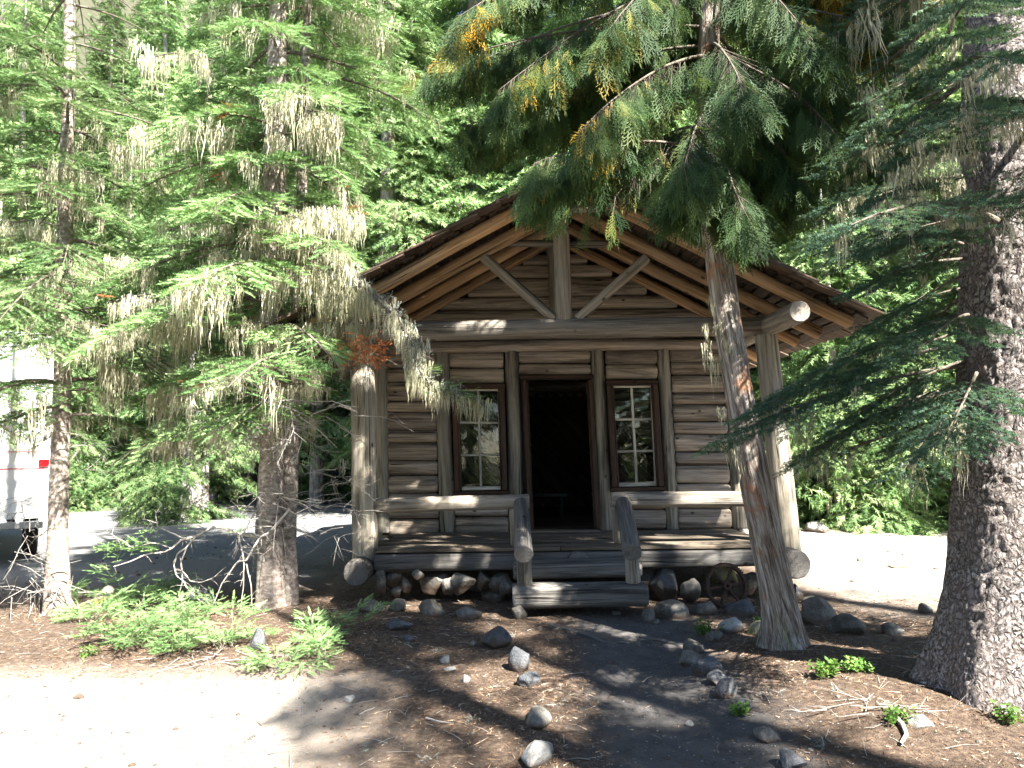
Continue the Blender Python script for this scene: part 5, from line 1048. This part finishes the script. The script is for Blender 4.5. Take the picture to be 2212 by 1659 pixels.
# ------------------------------------------------------------------ rusty gear
gq = z6(1418, 792); gcn = P(gq[0], gq[1], -2.05); gr = 175 * K * (-2.05 - CAM[1]) / FPX
gear = empty('gear_wheel', gcn, 'rusty iron cogwheel with six spokes leaning under the right end of the porch', 'gear wheel')
def ring(a, r0, r1, w, n, teeth=False):
    V = []; 
    for k in range(n):
        t = 2 * PI * k / n; ro = r1 * (1.075 if teeth and (k % 4 < 2) else 1.0)
        for r_, y in ((r0, -w), (ro, -w), (ro, w), (r0, w)): V.append((r_ * math.cos(t), y, r_ * math.sin(t)))
    F = [(k * 4 + j, ((k + 1) % n) * 4 + j, ((k + 1) % n) * 4 + (j + 1) % 4, k * 4 + (j + 1) % 4) for k in range(n) for j in range(4)]; a.add(np.array(V) , F, sm=False)
tilt = Matrix.Rotation(math.radians(-12), 4, 'X')
def gpart(name, fn):
    a = Acc(); fn(a); o = a.build(name, [M_RUST], None); o.parent = gear; return o
gpart('rim', lambda a: ring(a, gr * .84, gr * .95, .03, 224, True)); gpart('hub', lambda a: ring(a, gr * .07, gr * .19, .045, 28))
for k in range(6): t = k * PI / 3 + .2; gpart('spoke', lambda a: box(a, np.array([math.cos(t), 0, math.sin(t)]) * gr * .15, np.array([math.cos(t), 0, math.sin(t)]) * gr * .87, .03, gr * .13, up=(-math.sin(t), 0, math.cos(t))))
gear.rotation_euler = (math.radians(-10), math.radians(4), math.radians(6))

# ------------------------------------------------------------------ bare twigs of the left firs
def zt(x, y): return (.3418 * x, 810 + .3418 * y)
TW = [([(1830, 850), (1700, 1000), (1640, 1030), (1560, 1020), (1490, 1000), (1400, 970), (1340, 960), (1240, 1020), (1150, 1040), (1080, 1100), (1040, 1120), (930, 1130), (820, 1180), (720, 1210)], .017), ([(1240, 1020), (1180, 1090), (1120, 1130), (1095, 1200), (1110, 1270), (1150, 1300), (1200, 1360), (1280, 1430), (1340, 1460)], .011), ([(1180, 1090), (1140, 1180), (1150, 1240), (1150, 1310), (1130, 1400), (1190, 1490)], .009), ([(1150, 1240), (1200, 1300), (1270, 1310), (1350, 1280), (1430, 1210)], .007),
      ([(1640, 1030), (1590, 1110), (1560, 1170), (1500, 1180), (1450, 1250), (1400, 1320), (1360, 1430), (1320, 1500)], .013), ([(1500, 1000), (1530, 1100), (1545, 1200), (1540, 1290), (1530, 1400), (1520, 1510)], .010), ([(1560, 1190), (1580, 1290), (1590, 1400), (1600, 1500)], .009), ([(1240, 1015), (1150, 1030), (1060, 990), (990, 960), (980, 880), (1020, 820)], .008), ([(820, 1085), (760, 1040), (700, 1000)], .008), ([(1080, 1100), (980, 1060), (820, 1085)], .008), ([(990, 940), (900, 910)], .005)]
R3 = np.random.default_rng(31); tw = Acc(); tg = Acc(); TY = float(gA[1])
A0 = None
for pl, r in TW:
    pts = np.array([P(*zt(*q), TY - .25 - .5 * (1 - q[0] / 1830)) for q in pl]); s_ = np.linspace(0, len(pts) - 1, len(pts) * 4); pp = np.array([[np.interp(v, range(len(pts)), pts[:, k]) for k in range(3)] for v in s_]); pp = pp + fbm(pp * 6, 1, 2)[:, None] * .012; tube(tw, pp, r, r * .35, 6)
    for i in range(len(pp) // 2):
        b = pp[R3.integers(2, len(pp))]; d = nrm(R3.normal(0, 1, 3) * [1, .6, .7]); L = R3.uniform(.04, .16); tube(tw, np.array([b, b + d * L * .6, b + d * L + [0, 0, -.02]]), r * .3, .001, 4)
a_loc = P(*zt(1640, 1030), TY - .3); tr = empty('dead_branch', a_loc, 'bare white arching twigs with a few green tips left of the twin fir', 'branch'); tw.build('twigs', [W_TWIG], tr, a_loc)
for (x, y, w, n) in ((850, 1080, 90, 60), (700, 1100, 40, 26), (960, 1100, 60, 30), (660, 1230, 30, 14), (960, 990, 22, 12), (1540, 990, 26, 12), (1240, 880, 30, 14), (1240, 950, 40, 16)):
    q = P(*zt(x, y), TY - .45) + R3.normal(0, 1, (n, 3)) * [w * .0011, .07, w * .0005]; scatter(tg, *T_FIR, q, R3.normal(0, 1, (n, 3)) * [1, .6, .2] + [-.5, 0, .1], [0, 0, 1.], R3.uniform(.09, .14, n), 0)
tg.build('needles', [L_FIR], tr, a_loc)
def twig_fan(name, label, px, py, Y, n, spread, L, r, seed, down=.5, cat='branch', mat=None):
    rng = np.random.default_rng(seed); b = P(px, py, Y) if Y is not None else G(px, py); a = Acc()
    for i in range(n):
        d = nrm(np.array([rng.normal(0, 1), rng.normal(0, .7), rng.uniform(-1, .4) * down])); st = b + rng.normal(0, 1, 3) * spread; l = L * rng.uniform(.4, 1); p2 = st + d * l * .5; p3 = st + d * l + [0, 0, -.15 * l * down]; tube(a, np.array([st, p2, p3]), r * rng.uniform(.5, 1), .0015, 5)
        for k in range(3): q = st + (p3 - st) * rng.uniform(.3, .95); e = nrm(d + rng.normal(0, .7, 3)) * l * .35; tube(a, np.array([q, q + e * .5, q + e]), r * .35, .001, 4)
    o = a.build(name, [mat or W_TWIG], None, b); tag(o, label, cat); return o
twig_fan('dead_branch', 'pale dead twigs bristling round the foot of the slender grey fir', 90, 1270, TY - .2, 34, np.array([.16, .12, .14]), .55, .008, 1, 1.2)
twig_fan('dead_branch', 'bare twiggy boughs hanging in front of the camper', 60, 1120, TY - .1, 26, np.array([.22, .12, .22]), .55, .007, 2, 1.0)
twig_fan('dead_branch', 'fine dead twigs drooping beside the left porch post', 735, 1080, -2.3, 26, np.array([.12, .12, .30]), .5, .005, 3, 1.0)
twig_fan('dead_branch', 'bare crooked lichen twigs between the twin fir and the porch', 640, 900, -2.7, 30, np.array([.25, .12, .16]), .6, .008, 4, .8)
twig_fan('dead_branch', 'tangled pale dead twigs in front of the twin fir at porch-rail height', 600, 1090, TY - .35, 40, np.array([.22, .10, .16]), .6, .007, 11, .8)
twig_fan('dead_branch', 'bare silvery twigs spraying left from the twin fir above the arching ones', 520, 930, TY - .4, 34, np.array([.26, .10, .14]), .6, .007, 12, .6)
twig_fan('dead_branch', 'sunlit dead twigs between the slender fir and the turnout at mid height', 200, 980, TY - .1, 26, np.array([.22, .10, .2]), .55, .006, 13, .8)
twig_fan('dead_branch', 'grey lichen-crusted dead twigs over the top of the left porch post', 775, 790, -2.2, 44, np.array([.14, .10, .10]), .34, .006, 14, 1.2, mat=B_LIMB)
twig_fan('fallen_branch', 'bleached twigs lying at the sunny edge below the twin fir', 500, 1420, None, 34, np.array([.22, .08, .015]), .5, .006, 5, .15)
twig_fan('fallen_branch', 'brushy dead branch on the litter in front of the leafy plants at right', 1890, 1530, None, 18, np.array([.14, .08, .015]), .45, .006, 6, .15)
def stick(name, label, pts, r, cat='stick'):
    A = np.array([G(*q) for q in pts]); A[:, 2] += r * (.8 if cat != 'root' else -.35); s_ = np.linspace(0, len(A) - 1, len(A) * 5); pp = np.array([[np.interp(v, range(len(A)), A[:, k]) for k in range(3)] for v in s_]); pp += fbm(pp * 5, 1, 2)[:, None] * r; a = Acc(); tube(a, pp, r, r * .5, 7); o = a.build(name, [W_TWIG if cat != 'root' else W_GREY], None, A[0]); tag(o, label, cat)
stick('stick', 'crooked peeled stick lying in the litter at lower right', [z8(1425, 840), z8(1490, 910), z8(1515, 970), z8(1480, 1025)], .018)
stick('stick', 'thin forked twig on the needle litter left of the path', [z7(350, 830), z7(400, 800), z7(445, 785)], .008)
stick('stick', 'thin dark stick lying across the litter near the bottom', [z7(740, 855), z7(820, 870), z7(890, 880)], .009)
stick('stick', 'small curled twig on the dirt path', [z6(745, 1575), z6(780, 1540), z6(820, 1528)], .006)
stick('fallen_log', 'thin bleached log lying along the far edge of the gravel turnout', [(150, 1045), (200, 1055), (250, 1068), (285, 1078)], .09, 'log')
def root_(label, pts, r): stick('tree_root', label, pts, r, 'root')
root_('exposed root with a sunlit edge crossing the top of the path', [z6(0, 1110), z6(200, 1170), z6(380, 1235), z6(560, 1270)], .03); root_('pale worn root ending beside the first path rock', [z6(730, 1200), z6(900, 1245), z6(1090, 1275)], .03)

# ------------------------------------------------------------------ low plants
def seedling(px, py, L, n, seed, label, mat=L_FIR, g=None):
    rng = np.random.default_rng(seed); b = G(px, py) if g is None else g; c = Crown()
    for i in range(n): fir_branch(c, b + rng.normal(0, 1, 3) * [L * .35, L * .3, 0] + [0, 0, .02], rng.uniform(0, 6.28), L * rng.uniform(.5, 1), rng.uniform(.5, 1.6), rng.uniform(.2, .8), .005, rng, tw=.055, sp=.04, size=.085, wid=.42, bare=.05)
    return finish_tree('fir_seedling', c, None, None, b, label, 'seedling', 'low fir seedlings in the sun at left', [T_FIR], mat)
SE = [(190, 1345, 'at the foot of the slender fir'), (250, 1310, 'beside the mossy boulder'), (300, 1330, 'in the middle of the sunny patch'), (370, 1305, 'at the back of the patch, tallest sprig'), (240, 1375, 'at the front left of the patch'), (330, 1370, 'at the front middle of the patch'), (400, 1345, 'below the arching twigs'), (430, 1390, 'at the front, over bleached litter'), (500, 1400, 'between the patch and the block-shaped rock'), (285, 1395, 'lowest in the middle of the patch'), (385, 1410, 'at the front edge of the patch'), (590, 1430, 'alone on bleached twigs'), (655, 1440, 'rightmost of those in full sun'), (145, 1300, 'against the slender fir trunk'), (350, 1280, 'behind the patch'), (460, 1330, 'under the hanging dead twigs')]
for i, (x, y, l) in enumerate(SE): seedling(x, y, .30 if i < 11 else .24, 7, 700 + i, 'bright green fir seedling ' + l)
seedling(735, 1365, .3, 5, 731, 'dim green fir sprout in shade left of the large rocks'); seedling(690, 1400, .28, 6, 732, 'dark green fir sprout at the edge of the shade')
def leafy(px, py, h, n, seed, label):
    rng = np.random.default_rng(seed); b = G(px, py); a = Acc(); q = b + np.clip(rng.normal(0, 1, (n, 3)), -1.6, 1.6) * [h * .38, h * .3, 0]; q[:, 2] = terrain(q[:, 0], q[:, 1]); scatter(a, *T_LEAF, q, rng.normal(0, .35, (n, 3)) + [0, 0, 1.], rng.normal(0, 1, (n, 3)), rng.uniform(.5, 1, n) * h, 0)
    o = a.build('leafy_plant', [L_PLANT], None, b); tag(o, label, 'plant', 'small leafy plants by the path and trunks')
leafy(1525, 1372, .17, 18, 1, 'bright leafy sprig beside the white rock'); leafy(1790, 1462, .15, 30, 2, 'leafy green clump between the cedar and the spruce'); leafy(1850, 1450, .13, 26, 3, 'leafy clump behind the brushy dead branch'); leafy(2110, 1500, .20, 44, 4, 'leafy plant at the foot of the big spruce'); leafy(2070, 1478, .16, 24, 5, 'thin leafy sprigs on the left foot of the big spruce'); leafy(1940, 1560, .12, 22, 6, 'small leafy plant in the litter at right'); leafy(1605, 1545, .10, 24, 7, 'tiny leafy plants beside the fifth path rock'); leafy(195, 1415, .12, 12, 8, 'small leafy plant at the front of the sunny patch'); leafy(2180, 1560, .12, 20, 9, 'small leafy plant at the right edge of the photo'); leafy(1640, 1350, .10, 22, 10, 'low green tuft on the mossy rock by the cedar')
# green cover at the far edges of the turnout and clearing
BUSH = []
for i in range(26):
    x, y = (Rf.uniform(-20, -4.5), 0) if i < 16 else (Rf.uniform(4.6, 13), 0); y = (16.5 + .12 * abs(x) + Rf.uniform(-1.0, .8)) if i < 16 else (6.0 - .25 * (x - 5) + Rf.uniform(-.6, .8))
    o = copy_tree(PROT[5]); s = Rf.uniform(.22, .5); o.location = (x, y, float(terrain(x, y)) - .05); o.rotation_euler = (0, 0, Rf.uniform(0, 6.28)); o.scale = (s * 1.4, s * 1.4, s); o['group'] = 'knee-high fir bushes fringing the clearings'; o['category'] = 'bush'; BUSH.append((i < 16, float(proj(np.array([x, y, .3]))[0][0]), o))
for side_, nm in ((True, 'gravel turnout'), (False, 'sunny clearing right of the cabin')):
    for q, (_, px, o) in enumerate(sorted([b for b in BUSH if b[0] == side_], key=lambda t: t[1])): o['label'] = ORD[q] + ' knee-high fir bush from the left fringing the ' + nm
# ------------------------------------------------------------------ litter
def litter():
    a = Acc(); r = np.random.default_rng(99)
    n = 150000; x = r.uniform(-6.5, 5.0, n); y = -9.6 + 8.2 * r.random(n) ** 1.3; pathd = np.abs(x - (.6 + .05 * y)); w = (pathd > .55) | (r.random(n) < .12); x, y = x[w], y[w]; dens = fbm(np.stack([x, y, x * 0], -1), 1.5, 3); w = (r.random(len(x)) < (.55 + dens)) & ((x > -2.1 + .3 * (y + 5) * (y < -5) * -1) | (y > -4.4) | (r.random(len(x)) < .16)); x, y = x[w], y[w]; n = len(x); z = terrain(x, y) + .002
    th = r.uniform(0, PI, n); L = r.uniform(.015, .06, n) * (1 + 1.3 * (r.random(n) < .08)); d = np.stack([np.cos(th), np.sin(th), r.normal(0, .22, n)], -1); q = np.stack([-np.sin(th), np.cos(th), r.normal(0, .6, n)], -1) * .0024
    c = np.stack([x, y, z + .004], -1); V = np.stack([c - d * L[:, None] / 2 - q, c - d * L[:, None] / 2 + q, c + d * L[:, None] / 2], 1).reshape(-1, 3); a.add(V, np.arange(3 * n).reshape(-1, 3), 0, np.repeat(r.random(n), 3), sm=False)
    for i in range(900):                            # twigs and bark chips
        x, y = r.uniform(-6, 4.6), -9.4 + 7.6 * r.random() ** 1.2
        if abs(x - (.6 + .05 * y)) < .5 and r.random() < .85: continue
        z = float(terrain(x, y)); t = r.uniform(0, PI); L = r.uniform(.05, .22); dd = np.array([math.cos(t), math.sin(t), r.normal(0, .06)]); p = np.array([x, y, z + .006]); tube(a, np.array([p, p + dd * L * .5 + [0, 0, r.uniform(0, .01)], p + dd * L + r.normal(0, .01, 3) * [1, 1, 0]]), r.uniform(.0015, .004), .001, 4, 1)
    o = a.build('needle_litter', [L_LITTER, W_TWIG], None); tag(o, 'brown needles and small twigs strewn over the forest floor', 'litter', kind='stuff')
    a = Acc(); bm = bmesh.new(); bmesh.ops.create_icosphere(bm, subdivisions=1, radius=1.0); TV = np.array([v.co[:] for v in bm.verts]) * [1, .8, .55]; TF = np.array([[v.index for v in f.verts] for f in bm.faces]); bm.free(); TV = TV * (1 + r.uniform(-.2, .2, (len(TV), 1)))
    n = 2600; x = r.uniform(-8, 6, n); y = np.where(r.random(n) < .5, r.uniform(-9.5, -2, n), r.uniform(-2, 7, n)); inside = (np.abs(x) < 2.9) & (y > -1.3); x, y = x[~inside], y[~inside]; n = len(x); th = r.uniform(0, 6.28, n); scatter(a, TV, TF, np.stack([x, y, terrain(x, y) + .002], -1), np.stack([np.cos(th), np.sin(th), th * 0], -1), [0, 0, 1.], r.uniform(.006, .02, n) * (1 + 1.6 * (r.random(n) < .06)), 0)
    o = a.build('loose_gravel', [R_GREY], None, attrs=False); tag(o, 'loose pebbles scattered over the path and clearings', 'gravel', kind='stuff')
    a = Acc(); 
    for i in range(70):
        x, y = (r.uniform(.9, 4.3), r.uniform(-8.6, -4.4)) if i < 48 else (r.uniform(-2.8, -.3), r.uniform(-6.5, -3)); n = r.integers(3, 10); q = np.array([x, y, float(terrain(x, y)) + .012]) + r.normal(0, 1, (n, 3)) * [.035, .035, .006]; scatter(a, *T_SPR, q, r.normal(0, 1, (n, 3)) * [1, 1, .3], [0, 0, 1.], r.uniform(.03, .07, n), 0)
    o = a.build('fallen_lichen', [L_LICHGREY], None); tag(o, 'pale tufts of fallen lichen lying on the litter', 'lichen', kind='stuff')
litter()
